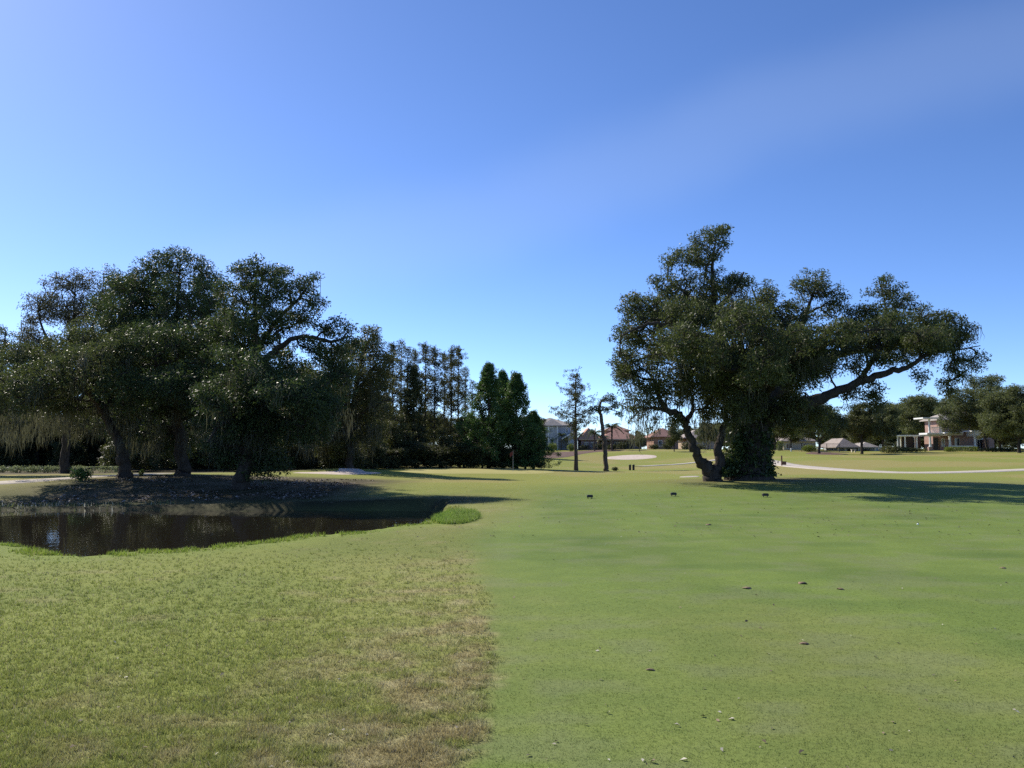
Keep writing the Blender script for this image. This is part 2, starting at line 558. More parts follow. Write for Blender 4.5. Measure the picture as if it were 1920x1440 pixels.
M['dryleaf'] = attr_mat('fallen_leaf')

# ------------------------------------------------------------------ turf colours, shared by the ground and its blades
edge_px = [(838, 1640), (862, 1500), (880, 1440), (905, 1340), (930, 1250), (934, 1190), (912, 1120), (897, 1080), (884, 1030), (884, 990), (930, 960), (1000, 938)]
EDGE = np.array([on_plane(u, v) for (u, v) in edge_px])
def fair_mask(x, y):
    o = np.argsort(EDGE[:, 1])
    xe = np.interp(y, EDGE[o, 1], EDGE[o, 0])
    wob = (fbm(x, y, .5, 31) - .5) * .34 + (fbm(x, y, .14, 32, 2) - .5) * .22
    soft = .09 + .05 * np.clip(y - 8, 0, 40)
    return sstep(-soft, soft, x - xe + wob)
def turf_colour(x, y):
    fm = fair_mask(x, y)
    o = np.argsort(EDGE[:, 1])
    dx = np.interp(y, EDGE[o, 1], EDGE[o, 0]) - x          # metres left of the cut
    far = sstep(14, 40, y)
    n1 = fbm(x, y, 2.2, 1, 4)
    n2 = fbm(x, y, .55, 2, 3)
    n3 = fbm(x, y * .6, 7.0, 3, 3)
    n4 = fbm(x, y, .16, 4, 2)
    g_f = np.array([.158, .218, .050])
    g_fd = np.array([.092, .148, .036])
    g_fy = np.array([.215, .232, .072])
    g_r = np.array([.250, .282, .068])
    g_rd = np.array([.190, .230, .056])
    brown = np.array([.330, .272, .136])
    straw = np.array([.430, .375, .205])
    def mx(a, b, f): return a + (b - a) * f[..., None]
    z = np.zeros_like(x)
    fair = mx(mx(g_f + z[..., None], g_fd, np.clip(sstep(.55, .80, n1) * .38 + sstep(.50, .72, fbm(x * .7, y * 1.1, 1.1, 12, 3)) * .42, 0, 1)), g_fy, sstep(.54, .75, n3) * .55)
    fair = mx(fair, straw * .8, sstep(.62, .85, n2) * .08)
    stripe = sstep(-.25, .25, np.sin((x + .02 * y) * 2 * np.pi / 2.9)) - .5
    fair = fair * (1 + .07 * stripe * sstep(40, 25, y))[..., None]
    rou = mx(g_r + z[..., None], g_rd, sstep(.5, .7, n1) * .7)
    band = np.exp(-((dx - .35) / (1.0)) ** 2) * sstep(17, 8, y) + np.exp(-((dx - 1.0) / 1.3) ** 2) * sstep(7.5, 4.6, y) * .8
    nearb = sstep(6.0, 4.2, y) * .22
    bm = np.clip(np.clip(band * .9 + nearb, 0, 1) * (.15 + 1.25 * sstep(.36, .66, .45 * n2 + .55 * fbm(x * .8, y, .20, 6, 2))) * (.3 + 1.0 * n1) + sstep(.62, .80, n2) * .35 + sstep(.62, .74, n3) * .25, 0, 1)
    rou = mx(rou, mx(brown + z[..., None], straw, sstep(.4, .7, n4)), bm * .88)
    rou = rou * (1 - .16 * sstep(9, 16, y))[..., None]  # darker where blades thin out, standing in for their missing shadows
    n5 = fbm(x * .7, y, .42, 21, 3)
    fair = mx(fair, np.array([.185, .205, .105]), sstep(.5, .72, n5) * .38)
    fair = mx(fair, np.array([.118, .172, .044]), sstep(.5, .3, n5) * .30)
    c = mx(rou, fair, fm)
    # farther out the course is patchier: greens and dormant yellow
    dist_c = mx(np.array([.250, .262, .060]) + z[..., None], np.array([.330, .275, .105]), sstep(.45, .62, n3) * .85)
    c = mx(c, dist_c, sstep(30, 48, y) * .85)
    bank = np.exp(-(poly_sd(x, y, POND) / .9) ** 2) * sstep(27, 22, y)
    c = mx(c, np.array([.190, .250, .050]), bank * .75)
    # bare, leaf-strewn earth under the trees, its colour darkened for their shade
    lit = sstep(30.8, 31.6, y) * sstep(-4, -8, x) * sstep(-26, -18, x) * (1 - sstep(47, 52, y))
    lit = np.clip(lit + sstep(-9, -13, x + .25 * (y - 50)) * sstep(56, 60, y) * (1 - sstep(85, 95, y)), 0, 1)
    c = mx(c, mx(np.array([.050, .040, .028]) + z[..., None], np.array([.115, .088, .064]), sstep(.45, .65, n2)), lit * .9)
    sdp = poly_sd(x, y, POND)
    c = mx(c, mx(np.array([.060, .068, .026]) + z[..., None], np.array([.105, .100, .045]), sstep(.4, .65, n2)), np.exp(-((sdp + .8) / 1.3) ** 2) * sstep(27.5, 29, y) * .9)  # far bank growth, its colour darkened to stand for tree shade
    c = mx(c, np.array([.032, .030, .020]), np.exp(-((sdp - .1) / .5) ** 2) * sstep(27.5, 29, y) * .9)  # near-black band at the far waterline: bank shade put into the colour
    oak = np.exp(-(((x - 11.5) / 4.5) ** 2 + ((y - 41) / 3.5) ** 2))
    c = mx(c, np.array([.165, .125, .075]), np.clip(oak * 1.1 * (.4 + n2), 0, 1) * .7)
    return c, 1 - fm

# ------------------------------------------------------------------ ground sheet
BUMPS += [(float(at(645, 880, 59)[0]), 60.0, 4.5, 2.2, .22), (float(at(1195, 850, 136)[0]), 138.0, 6, 3, .35)]
def axis(a0, step, a1, grow, end):
    out = list(np.arange(a0, a1, step))
    s = step
    while out[-1] < end:
        s *= grow
        out.append(out[-1] + s)
    return out
ya = [-60, -40, -28, -20, -15, -11, -8, -6, -4.5, -3.3, -2.3, -1.4, -.6, .1, .7, 1.3, 1.8, 2.3, 2.7] + axis(3.0, .09, 11.0, 1.032, 900)
xp = axis(0, .095, 5.0, 1.034, 900)
xa = [-q for q in xp[:0:-1]] + xp
XA, YA = np.array(xa), np.array(ya)
GX, GY = np.meshgrid(XA, YA)
GZ = height(GX, GY)
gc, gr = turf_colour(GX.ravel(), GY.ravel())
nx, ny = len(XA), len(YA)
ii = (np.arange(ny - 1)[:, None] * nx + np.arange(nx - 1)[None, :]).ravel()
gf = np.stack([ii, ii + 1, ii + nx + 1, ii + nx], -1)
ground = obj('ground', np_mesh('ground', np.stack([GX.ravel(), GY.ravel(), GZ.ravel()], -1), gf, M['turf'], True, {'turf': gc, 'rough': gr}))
tag(ground, kind='structure')
def gz(x, y):
    """Height of the built ground sheet."""
    x, y = np.asarray(x, float), np.asarray(y, float)
    i = np.clip(np.searchsorted(XA, x) - 1, 0, nx - 2)
    j = np.clip(np.searchsorted(YA, y) - 1, 0, ny - 2)
    fx, fy = (x - XA[i]) / (XA[i + 1] - XA[i]), (y - YA[j]) / (YA[j + 1] - YA[j])
    return (GZ[j, i] * (1 - fx) + GZ[j, i + 1] * fx) * (1 - fy) + (GZ[j + 1, i] * (1 - fx) + GZ[j + 1, i + 1] * fx) * fy
def base_at(u, d, sink=0.0):
    x = (u - 960) / F_PX * d / (cp - 0)         # close enough near eye level
    return np.array([x, d, float(gz(x, d)) - sink])

# water
px_ = POND
wv_ = [(x, y, WATER_Z) for x, y in [(-48, 12), (3, 12), (3, 37), (-48, 37)]]
wb = MB().add(wv_, [(0, 1, 2, 3)]).build('pond_water', M['water'])
tag(wb, kind='structure')

def drape_fan(name, pts, mat, off, rings=7, dish=0.0):
    pts = np.array(pts, float)
    n0 = len(pts)
    # smooth closed outline
    t = np.linspace(0, n0, n0 * 6, endpoint=False)
    i = np.floor(t).astype(int)
    f = (t - i)[:, None]
    P = [pts[(i + k) % n0] for k in (-1, 0, 1, 2)]
    out = .5 * ((2 * P[1]) + (-P[0] + P[2]) * f + (2 * P[0] - 5 * P[1] + 4 * P[2] - P[3]) * f ** 2 + (-P[0] + 3 * P[1] - 3 * P[2] + P[3]) * f ** 3)
    c = out.mean(0)
    v = [c[None, :]]
    o = [np.array([off - dish])]
    for k in range(1, rings + 1):
        s = k / rings
        v.append(c + (out - c) * s)
        o.append(np.full(len(out), off * (1 if k < rings else -.6) - dish * (1 - s * s)))
    v = np.vstack(v)
    o = np.concatenate(o)
    z = gz(v[:, 0], v[:, 1]) + o
    m = len(out)
    faces = []
    for a in range(m):
        b = (a + 1) % m
        faces.append((0, 1 + a, 1 + b, 1 + b))
        for k in range(rings - 1):
            q = 1 + k * m
            faces.append((q + a, q + m + a, q + m + b, q + b))
    me = bpy.data.meshes.new(name)
    me.from_pydata([tuple(map(float, (p[0], p[1], zz))) for p, zz in zip(v, z)], [], [f if f[2] != f[3] else f[:3] for f in faces])
    for p in me.polygons: p.use_smooth = True
    me.materials.append(mat)
    return tag(obj(name, me), kind='structure')
def drape_strip(name, pts, width, mat, off):
    pts = np.array(pts, float)
    n0 = len(pts)
    t = np.linspace(0, n0 - 1.001, n0 * 14)
    i = np.floor(t).astype(int)
    f = (t - i)[:, None]
    g = lambda k: pts[np.clip(i + k, 0, n0 - 1)]
    P = [g(-1), g(0), g(1), g(2)]
    c = .5 * ((2 * P[1]) + (-P[0] + P[2]) * f + (2 * P[0] - 5 * P[1] + 4 * P[2] - P[3]) * f ** 2 + (-P[0] + 3 * P[1] - 3 * P[2] + P[3]) * f ** 3)
    d = np.gradient(c, axis=0)
    d /= np.linalg.norm(d, axis=1)[:, None]
    nrm = np.stack([-d[:, 1], d[:, 0]], -1)
    W = [-.54, -.5, -.25, 0, .25, .5, .54]
    O = [-.5, 1, 1, 1, 1, 1, -.5]
    v = np.stack([c + nrm * width * q for q in W], 1)
    z = gz(v[..., 0], v[..., 1]) + off * np.array(O)[None, :]
    k = len(W)
    vv = np.concatenate([v, z[..., None]], -1).reshape(-1, 3)
    fs = [(a * k + b, a * k + b + 1, (a + 1) * k + b + 1, (a + 1) * k + b) for a in range(len(c) - 1) for b in range(k - 1)]
    return tag(obj(name, np_mesh(name, vv, fs, mat, True)), kind='structure')
def pw(u, d):
    return ((u - 960) / F_PX * d / cp, d)

# cart paths
drape_strip('cart_path_right', [pw(1425, 104), pw(1440, 92), pw(1475, 79), pw(1530, 70), pw(1610, 63.5), pw(1700, 60), pw(1800, 60.5), pw(1930, 62.5), pw(2150, 66)], 1.9, M['path'], .035)
drape_strip('cart_path_left', [pw(-420, 34), pw(-150, 37.5), pw(0, 40), pw(110, 44), pw(215, 49.5), pw(300, 55)], 2.0, M['path'], .03)
drape_strip('cart_path_far', [pw(1195, 101), pw(1225, 103), pw(1265, 105.5), pw(1300, 110), pw(1345, 116), pw(1400, 121)], 1.6, M['path_shell'], .05)
# sand bunkers
drape_fan('sand_bunker_greenside', [pw(546, 55), pw(580, 54.2), pw(640, 54.4), pw(690, 55.6), pw(722, 57.5), pw(692, 57.8), pw(676, 60), pw(640, 60.3), pw(634, 57.4), pw(590, 56)], M['sand'], .03)
drape_fan('sand_bunker_by_houses', [pw(1128, 129), pw(1170, 127.5), pw(1220, 128.5), pw(1232, 131), pw(1222, 133.5), pw(1180, 134.5), pw(1140, 133)], M['sand'], .05)
drape_fan('sand_bunker_near_oak', [pw(1270, 55), pw(1290, 54), pw(1308, 55), pw(1305, 57), pw(1280, 57)], M['path_shell'], .03)
# mulch beds
drape_fan('mulch_bed_houses', [pw(1000, 125), pw(1050, 128), pw(1125, 150), pw(1180, 160), pw(1120, 164), pw(1040, 150), pw(1000, 140)], M['mulch'], .06)
drape_fan('mulch_bed_right', [pw(1505, 124), pw(1540, 119), pw(1570, 118), pw(1590, 124), pw(1560, 131), pw(1520, 132)], M['mulch'], .06)
# putting green
def green_mat():
    m, t, b, o = new_mat('putting_green')
    p = pos(t)
    n = noise(t, .35, 4, .6, p)
    t.links.new(ramp(t, n, [(.3, (.335, .312, .105)), (.7, (.390, .350, .130))]), b.inputs['Base Color'])
    b.inputs['Roughness'].default_value = .9
    b.inputs['Specular IOR Level'].default_value = .15
    bump(t, b, noise(t, 40, 3, .6, p), .2, .01)
    return m
M['green'] = green_mat()
drape_fan('putting_green', [pw(742, 66), pw(800, 63.5), pw(900, 66), pw(985, 66.5), pw(1030, 68), pw(1046, 71), pw(1030, 75), pw(960, 77.5), pw(860, 76), pw(780, 73)], M['green'], .03)

# ------------------------------------------------------------------ trees: tubes, leaves, moss
def catmull(pts, per=5):
    pts = np.asarray(pts, float)
    n = len(pts)
    t = np.linspace(0, n - 1, (n - 1) * per + 1)
    i = np.clip(np.floor(t).astype(int), 0, n - 2)
    f = (t - i)[:, None]
    g = lambda k: pts[np.clip(i + k, 0, n - 1)]
    P = [g(-1), g(0), g(1), g(2)]
    return .5 * ((2 * P[1]) + (-P[0] + P[2]) * f + (2 * P[0] - 5 * P[1] + 4 * P[2] - P[3]) * f ** 2 + (-P[0] + 3 * P[1] - 3 * P[2] + P[3]) * f ** 3)
class Tubes:
    def __init__(s): s.V, s.F, s.n = [], [], 0
    def add(s, p, r, sides=6, knob=0.0, rng=None):
        p, r = np.asarray(p, float), np.asarray(r, float)
        t = np.gradient(p, axis=0)
        t /= np.linalg.norm(t, axis=1)[:, None] + 1e-9
        ref = np.array([.31, .95, .05]) if abs(t[:, 2]).mean() > .5 else np.array([0, 0, 1.0])
        a = np.cross(t, ref)
        a /= np.linalg.norm(a, axis=1)[:, None] + 1e-9
        b = np.cross(t, a)
        th = np.arange(sides) * 2 * np.pi / sides
        rr = np.repeat(r[:, None], sides, 1)
        if knob and rng is not None:
            rr = rr * (1 + knob * rng.normal(size=rr.shape))
        v = p[:, None, :] + (a[:, None, :] * np.cos(th)[None, :, None] + b[:, None, :] * np.sin(th)[None, :, None]) * rr[..., None]
        m = len(p)
        i = np.arange(m - 1)[:, None] * sides
        j = np.arange(sides)[None, :]
        k = (j + 1) % sides
        f = np.stack([i + j, i + k, i + sides + k, i + sides + j], -1).reshape(-1, 4) + s.n
        s.V.append(v.reshape(-1, 3))
        s.F.append(f)
        s.n += m * sides
    def mesh(s, name, mat, origin):
        return np_mesh(name, np.vstack(s.V) - origin, np.vstack(s.F), mat, True)
def rdir(rng, n):
    d = rng.normal(size=(n, 3))
    return d / (np.linalg.norm(d, axis=1)[:, None] + 1e-9)
def leaf_quads(P, size, rng, tone, aspect=.5, droop=0.0, out=None, upb=0.0):
    """One folded rhombic leaf for each point."""
    n = len(P)
    a = rdir(rng, n)
    if out is not None: a = a * .8 + out * .9
    a[:, 2] -= droop
    a /= np.linalg.norm(a, axis=1)[:, None] + 1e-9
    q = rdir(rng, n)
    q[:, 2] += upb
    b = np.cross(a, q)
    b /= np.linalg.norm(b, axis=1)[:, None] + 1e-9
    nn = np.cross(a, b)
    L = size * rng.uniform(.65, 1.35, n)[:, None]
    W = L * aspect
    v = np.stack([P - a * L * .45 + b * W * .6, P + a * L * .65, P - a * L * .45 - b * W * .6], 1)
    f = np.arange(n * 3).reshape(n, 3)
    return v.reshape(-1, 3), f, np.repeat(np.clip(tone, 0, 1), 3)
def cluster_leaves(C, rad, per, size, rng, flat=.75, aspect=.5, droop=.1, tone_shift=0.0, shell=.0):
    k = len(C)
    cnt = np.maximum(3, (per * rng.uniform(.5, 1.5, k)).astype(int))
    idx = np.repeat(np.arange(k), cnt)
    g = rng.normal(size=(len(idx), 3))
    g /= (np.linalg.norm(g, axis=1)[:, None] + 1e-9)
    rr = rng.uniform(0, 1, len(idx)) ** (.45)
    o = g * rr[:, None]
    P = C[idx] + o * np.array([1, 1, flat]) * (np.broadcast_to(rad, (k,))[idx])[:, None]
    ct = rng.uniform(-.22, .22, k)
    tone = .45 + ct[idx] + rng.normal(0, .2, len(idx)) + tone_shift
    tone = np.where(rng.uniform(size=len(idx)) < .02, rng.uniform(.92, 1, len(idx)), np.minimum(tone, .9))
    return leaf_quads(P, size, rng, tone, aspect, droop, o, .4)
def moss_ribbons(A, rng, lmin=.4, lmax=1.5, per=13, width=.026, spread=.16):
    """Beards of hanging moss: tapering ribbons that sway a little."""
    k = len(A)
    idx = np.repeat(np.arange(k), np.maximum(3, (per * rng.uniform(.4, 1.6, k)).astype(int)))
    n = len(idx)
    Lc = rng.uniform(lmin, lmax, k)
    L = Lc[idx] * rng.uniform(.2, 1.0, n) ** 1.3
    p0 = A[idx] + rng.normal(0, spread, (n, 3)) * np.array([1, 1, .5])
    th = rng.uniform(0, np.pi, n)
    side = np.stack([np.cos(th), np.sin(th), 0 * th], -1)
    S = 4
    rows = []
    sway = rng.normal(0, .10, (n, 3)) * np.array([1, 1, 0])
    jit = rng.normal(0, .055, (n, S + 1, 3)) * np.array([1, 1, .3])
    for s in range(S + 1):
        t = s / S
        c = p0 + sway * t * L[:, None] - np.array([0, 0, 1.0]) * (t * L)[:, None] + jit[:, s] * t
        wd = width * np.array([.5, 1.0, .9, .6, .12])[s] * rng.uniform(.7, 1.3, n)
        rows.append(np.stack([c - side * wd[:, None] * .5, c + side * wd[:, None] * .5], 1))
    v = np.stack(rows, 1)                       # n, S+1, 2, 3
    base = np.arange(n)[:, None] * (S + 1) * 2
    fs = []
    for s in range(S):
        q = base[:, 0] + s * 2
        fs.append(np.stack([q, q + 1, q + 3, q + 2], -1))
    tone = np.clip(rng.normal(.5, .22, k)[idx] + rng.normal(0, .12, n), 0, 1)
    return v.reshape(-1, 3), np.vstack(fs), np.repeat(tone, (S + 1) * 2)
def sample_blobs(blobs, d, dens, rng, spacing):
    """Cluster centres in ellipsoids given in photograph pixels at distance d: (u, v, ru, rv[, doff[, depth metres[, density]]])."""
    out = []
    for b in blobs:
        u, v, ru, rv = b[:4]
        do = b[4] if len(b) > 4 else 0
        s = mpp(d + do)
        rd = b[5] if len(b) > 5 else max(1.0, .75 * (ru + rv) * s)
        dn = b[6] if len(b) > 6 else 1.0
        n = int(max(4, dens * dn * 46.0 * (ru * s * rv * s * rd) ** (2 / 3)))
        g = rdir(rng, n) * (rng.uniform(0, 1, n) ** .42)[:, None]
        c = at(u, v, d + do)
        out.append(c + g * np.array([ru * s, rd, rv * s]))
    C = np.vstack(out)
    C = C[rng.permutation(len(C))]
    keep = []
    cell = {}
    for i, c in enumerate(C):
        k = tuple(np.floor(c / spacing).astype(int))
        ok = True
        for dx in (-1, 0, 1):
            for dy in (-1, 0, 1):
                for dz in (-1, 0, 1):
                    for j in cell.get((k[0] + dx, k[1] + dy, k[2] + dz), ()):
                        if ((C[j] - c) ** 2).sum() < spacing * spacing:
                            ok = False
                            break
                    if not ok: break
                if not ok: break
            if not ok: break
        if ok:
            keep.append(i)
            cell.setdefault(k, []).append(i)
    return C[keep]
def grow_tree(limbs, C, rng, tw=.011, sides=8, knob=.05, wob=.05, flare=True):
    """limbs: arrays (n,4) of x,y,z,r. Branches reach from the limbs to every cluster centre."""
    T = Tubes()
    Pn, Ln, rad0 = [], [], []
    lim = []
    for q in limbs:
        q = catmull(q, 6)
        L = np.concatenate([[0], np.cumsum(np.linalg.norm(np.diff(q[:, :3], axis=0), axis=1))])
        q[1:-1, :3] += rng.normal(0, wob, (len(q) - 2, 3)) * np.minimum(1, q[1:-1, 3:4] * 5)
        lim.append(q)
        lo = 0
        if Pn:
            PP = np.vstack(Pn)
            k = ((PP - q[0, :3]) ** 2).sum(1).argmin()
            lo = np.concatenate(Ln)[k]
        s0 = int(len(q) * .3) if not Pn else 0
        Pn.append(q[s0:, :3])
        Ln.append(L[s0:] + lo)
        T.add(q[:, :3], np.maximum(q[:, 3], .012), sides if q[0, 3] > .12 else 6, knob, rng)
    NP = np.zeros((len(C) * 5 + 8 + sum(map(len, Pn)), 3))
    NL = np.zeros(len(NP))
    n = 0
    for a, b in zip(Pn, Ln):
        NP[n:n + len(a)] = a
        NL[n:n + len(a)] = b
        n += len(a)
    nl = n
    par = np.full(len(NP), -1)
    cnt = np.zeros(len(NP))
    d0 = np.sqrt(((C[:, None, :] - NP[None, :nl, :]) ** 2).sum(-1)).min(1) if len(C) else np.zeros(0)
    chains = []
    for ci in np.argsort(d0):
        c = C[ci]
        dd = np.sqrt(((NP[:n] - c) ** 2).sum(1))
        dz = np.maximum(0, NP[:n, 2] - c[2])
        k = int((dd + .22 * NL[:n] + .25 * dz).argmin())
        p0 = NP[k]
        Lb = dd[k]
        if Lb < .05: continue
        m = 4
        mid = (p0 + c) / 2 + rng.normal(0, .10 * Lb, 3) + np.array([0, 0, .08 * Lb])
        t = np.linspace(0, 1, m + 1)[1:, None]
        q = (1 - t) ** 2 * p0 + 2 * t * (1 - t) * mid + t * t * c
        q[:-1] += rng.normal(0, .02 * Lb, (m - 1, 3))
        ids = []
        pv = k
        for j in range(m):
            NP[n] = q[j]
            NL[n] = NL[pv] + Lb / m
            par[n] = pv
            ids.append(n)
            pv = n
            n += 1
        chains.append([k] + ids)
    for ch in chains: cnt[ch[-1]] += 1
    for i in range(n - 1, nl - 1, -1):
        cnt[i] = max(cnt[i], 1)
        if par[i] >= nl: cnt[par[i]] += cnt[i]
    for ch in chains:
        r = tw * np.sqrt(np.maximum(cnt[ch], 1)) + .004
        r[0] = r[1]
        r[-1] *= .5
        T.add(NP[ch], r, 5 if r[1] > .03 else 4)
    return T, NP[:n], nl
def px_limb(pts, d):
    """pts: (u, v, doff, r) -> x,y,z,r."""
    return np.array([list(at(u, v, d + do)) + [r * (.72 if r < .34 else .85 if r < .5 else 1)] for (u, v, do, r) in pts])
def make_tree(name, label, d, limbs, blobs, leaf, bark='bark_oak', seed=1, dens=1.0, spacing=.55, crad=.5, per=95, lsize=.10, moss=0, moss_len=(.4, 1.5), group=None, cat='tree', sink=.25, twig=.011, tone=0.0, extra_moss=None, sides=9, aspect=.5, flat=.75, gaps=.24):
    rng = np.random.default_rng(seed)
    L = [px_limb(l, d) for l in limbs]
    p = L[0][0, :3]
    base = np.array([p[0], p[1], float(gz(p[0], p[1]))])
    dz = base[2] - sink - p[2]
    for l in L:                              # the first point of every limb rooted at the base follows the ground
        if np.linalg.norm(l[0, :2] - p[:2]) < 1.2 and abs(l[0, 2] - p[2]) < .4: l[0, 2] += dz
    C = sample_blobs(blobs, d, dens, rng, spacing * .5)
    gzc = gz(C[:, 0], C[:, 1])
    C = C[C[:, 2] > gzc + .35]
    nz = .5 * vnoise(C[:, 0] + .4 * C[:, 1], C[:, 2], 1.25, seed) + .3 * vnoise(C[:, 1] - .3 * C[:, 0], C[:, 2], 1.1, seed + 7) + .2 * vnoise(C[:, 0], C[:, 2] + C[:, 1], .6, seed + 9)
    C = C[nz > np.quantile(nz, gaps)]
    T, NP, nl = grow_tree(L, C, rng, twig, sides)
    root = empty(name, base, label, cat, group)
    obj('trunk', T.mesh('trunk', M[bark], base), root)
    v, f, t = cluster_leaves(C, crad * .8, per * .80, lsize, rng, flat=flat, tone_shift=tone, aspect=aspect)
    keep = None
    o = obj('crown', np_mesh('crown', v - base, f, M[leaf], False, {'tone': t}), root)
    o['kind'] = 'stuff'
    if moss:
        cand = np.vstack([NP[:nl], C, NP[nl:]])
        lowness = 1 / (1 + np.exp((cand[:, 2] - np.median(C[:, 2])) / 1.2))
        pr = .25 + lowness
        A = cand[rng.choice(len(cand), moss, p=pr / pr.sum())]
        if extra_moss is not None:
            s = mpp(d)
            for (u, v_, ru, rv, n_) in extra_moss:
                c = at(u, v_, d)
                A = np.vstack([A, c + rng.uniform(-1, 1, (n_, 3)) * np.array([ru * s, 1.6, rv * s])])
        g_ = gz(A[:, 0], A[:, 1])
        A = A[A[:, 2] > g_ + 1.6]
        v, f, t = moss_ribbons(A, rng, *moss_len)
        o = obj('hanging_moss', np_mesh('hanging_moss', v - base, f, M['moss'], False, {'tone': t}), root)
        o['kind'] = 'stuff'
    return root
def copy_tree(root, loc, rz, s, label=None, group=None, name=None):
    c = root.copy()
    COL.objects.link(c)
    c.location = [float(q) for q in loc]
    c.rotation_euler = (0, 0, rz)
    c.scale = s if hasattr(s, '__len__') else (s, s, s)
    if label: c['label'] = label
    if group: c['group'] = group
    for ch in root.children:
        k = ch.copy()
        COL.objects.link(k)
        k.parent = c
    return c

# ---- the great live oak with its second, forked trunk beside it
OD = 41
oak_limbs = [
    [(1404, 902, 0, 1.30), (1406, 885, 0, 1.00), (1410, 850, 0, .86), (1412, 810, 0, .80), (1412, 770, 0, .72), (1405, 735, 0, .50), (1392, 690, 0, .34)],
    [(1410, 770, 0, .46), (1375, 690, -.4, .34), (1350, 620, -.2, .25), (1338, 560, .1, .18), (1336, 500, .2, .11), (1343, 445, .2, .04)],
    [(1415, 800, 0, .5), (1455, 775, -.6, .44), (1500, 757, -1.0, .38), (1550, 745, -1.2, .33), (1600, 722, -1.2, .27), (1660, 700, -1.0, .21), (1705, 686, -.8, .15), (1745, 662, -.8, .11), (1800, 655, -.5, .06), (1838, 648, -.5, .025)],
    [(1412, 780, 0, .5), (1465, 720, .6, .38), (1515, 683, 1.2, .30), (1575, 662, 1.6, .24), (1640, 656, 1.8, .18), (1700, 640, 1.8, .12), (1760, 610, 1.8, .05)],
    [(1412, 765, 0, .42), (1438, 700, .8, .30), (1475, 645, 1.4, .22), (1505, 600, 1.6, .15), (1525, 550, 1.6, .08), (1530, 515, 1.6, .03)],
    [(1400, 750, 0, .4), (1370, 690, -1.5, .3), (1320, 640, -2.2, .22), (1265, 612, -2.6, .16), (1215, 608, -2.6, .10), (1165, 630, -2.6, .04)],
    [(1395, 740, 0, .36), (1360, 700, 1.2, .28), (1300, 650, 2.2, .2), (1250, 600, 2.6, .13), (1225, 560, 2.6, .06)],
    [(1412, 770, 0, .36), (1440, 730, -2, .28), (1480, 680, -3.6, .2), (1530, 640, -4.6, .12), (1570, 610, -5.0, .06)],
    [(1408, 760, 0, .36), (1400, 700, 2.4, .27), (1410, 640, 4.0, .2), (1420, 580, 4.8, .1), (1410, 540, 5, .05)],
    [(1408, 760, 0, .36), (1395, 700, -2.4, .27), (1390, 650, -4.0, .2), (1380, 600, -4.6, .1), (1370, 560, -4.8, .05)],
    [(1410, 760, 0, .3), (1430, 720, -3, .22), (1440, 670, -5.4, .14), (1430, 630, -6.6, .06)],
    [(1490, 675, -3.6, .16), (1560, 640, -5.4, .1), (1640, 618, -5.4, .06), (1720, 625, -4.8, .03)],
    [(1600, 722, -1.2, .2), (1628, 690, -1.0, .16), (1650, 640, -.8, .12), (1660, 580, -.6, .06), (1652, 540, -.6, .03)],
    [(1640, 656, 1.8, .14), (1690, 620, 1.6, .1), (1740, 590, 1.6, .06), (1780, 590, 1.4, .03)],
    [(1345, 600, -.2, .2), (1300, 560, .4, .13), (1265, 535, .6, .08), (1250, 520, .6, .04)],
    [(1345, 580, -.1, .18), (1375, 545, -.4, .12), (1395, 510, -.5, .05)],
]
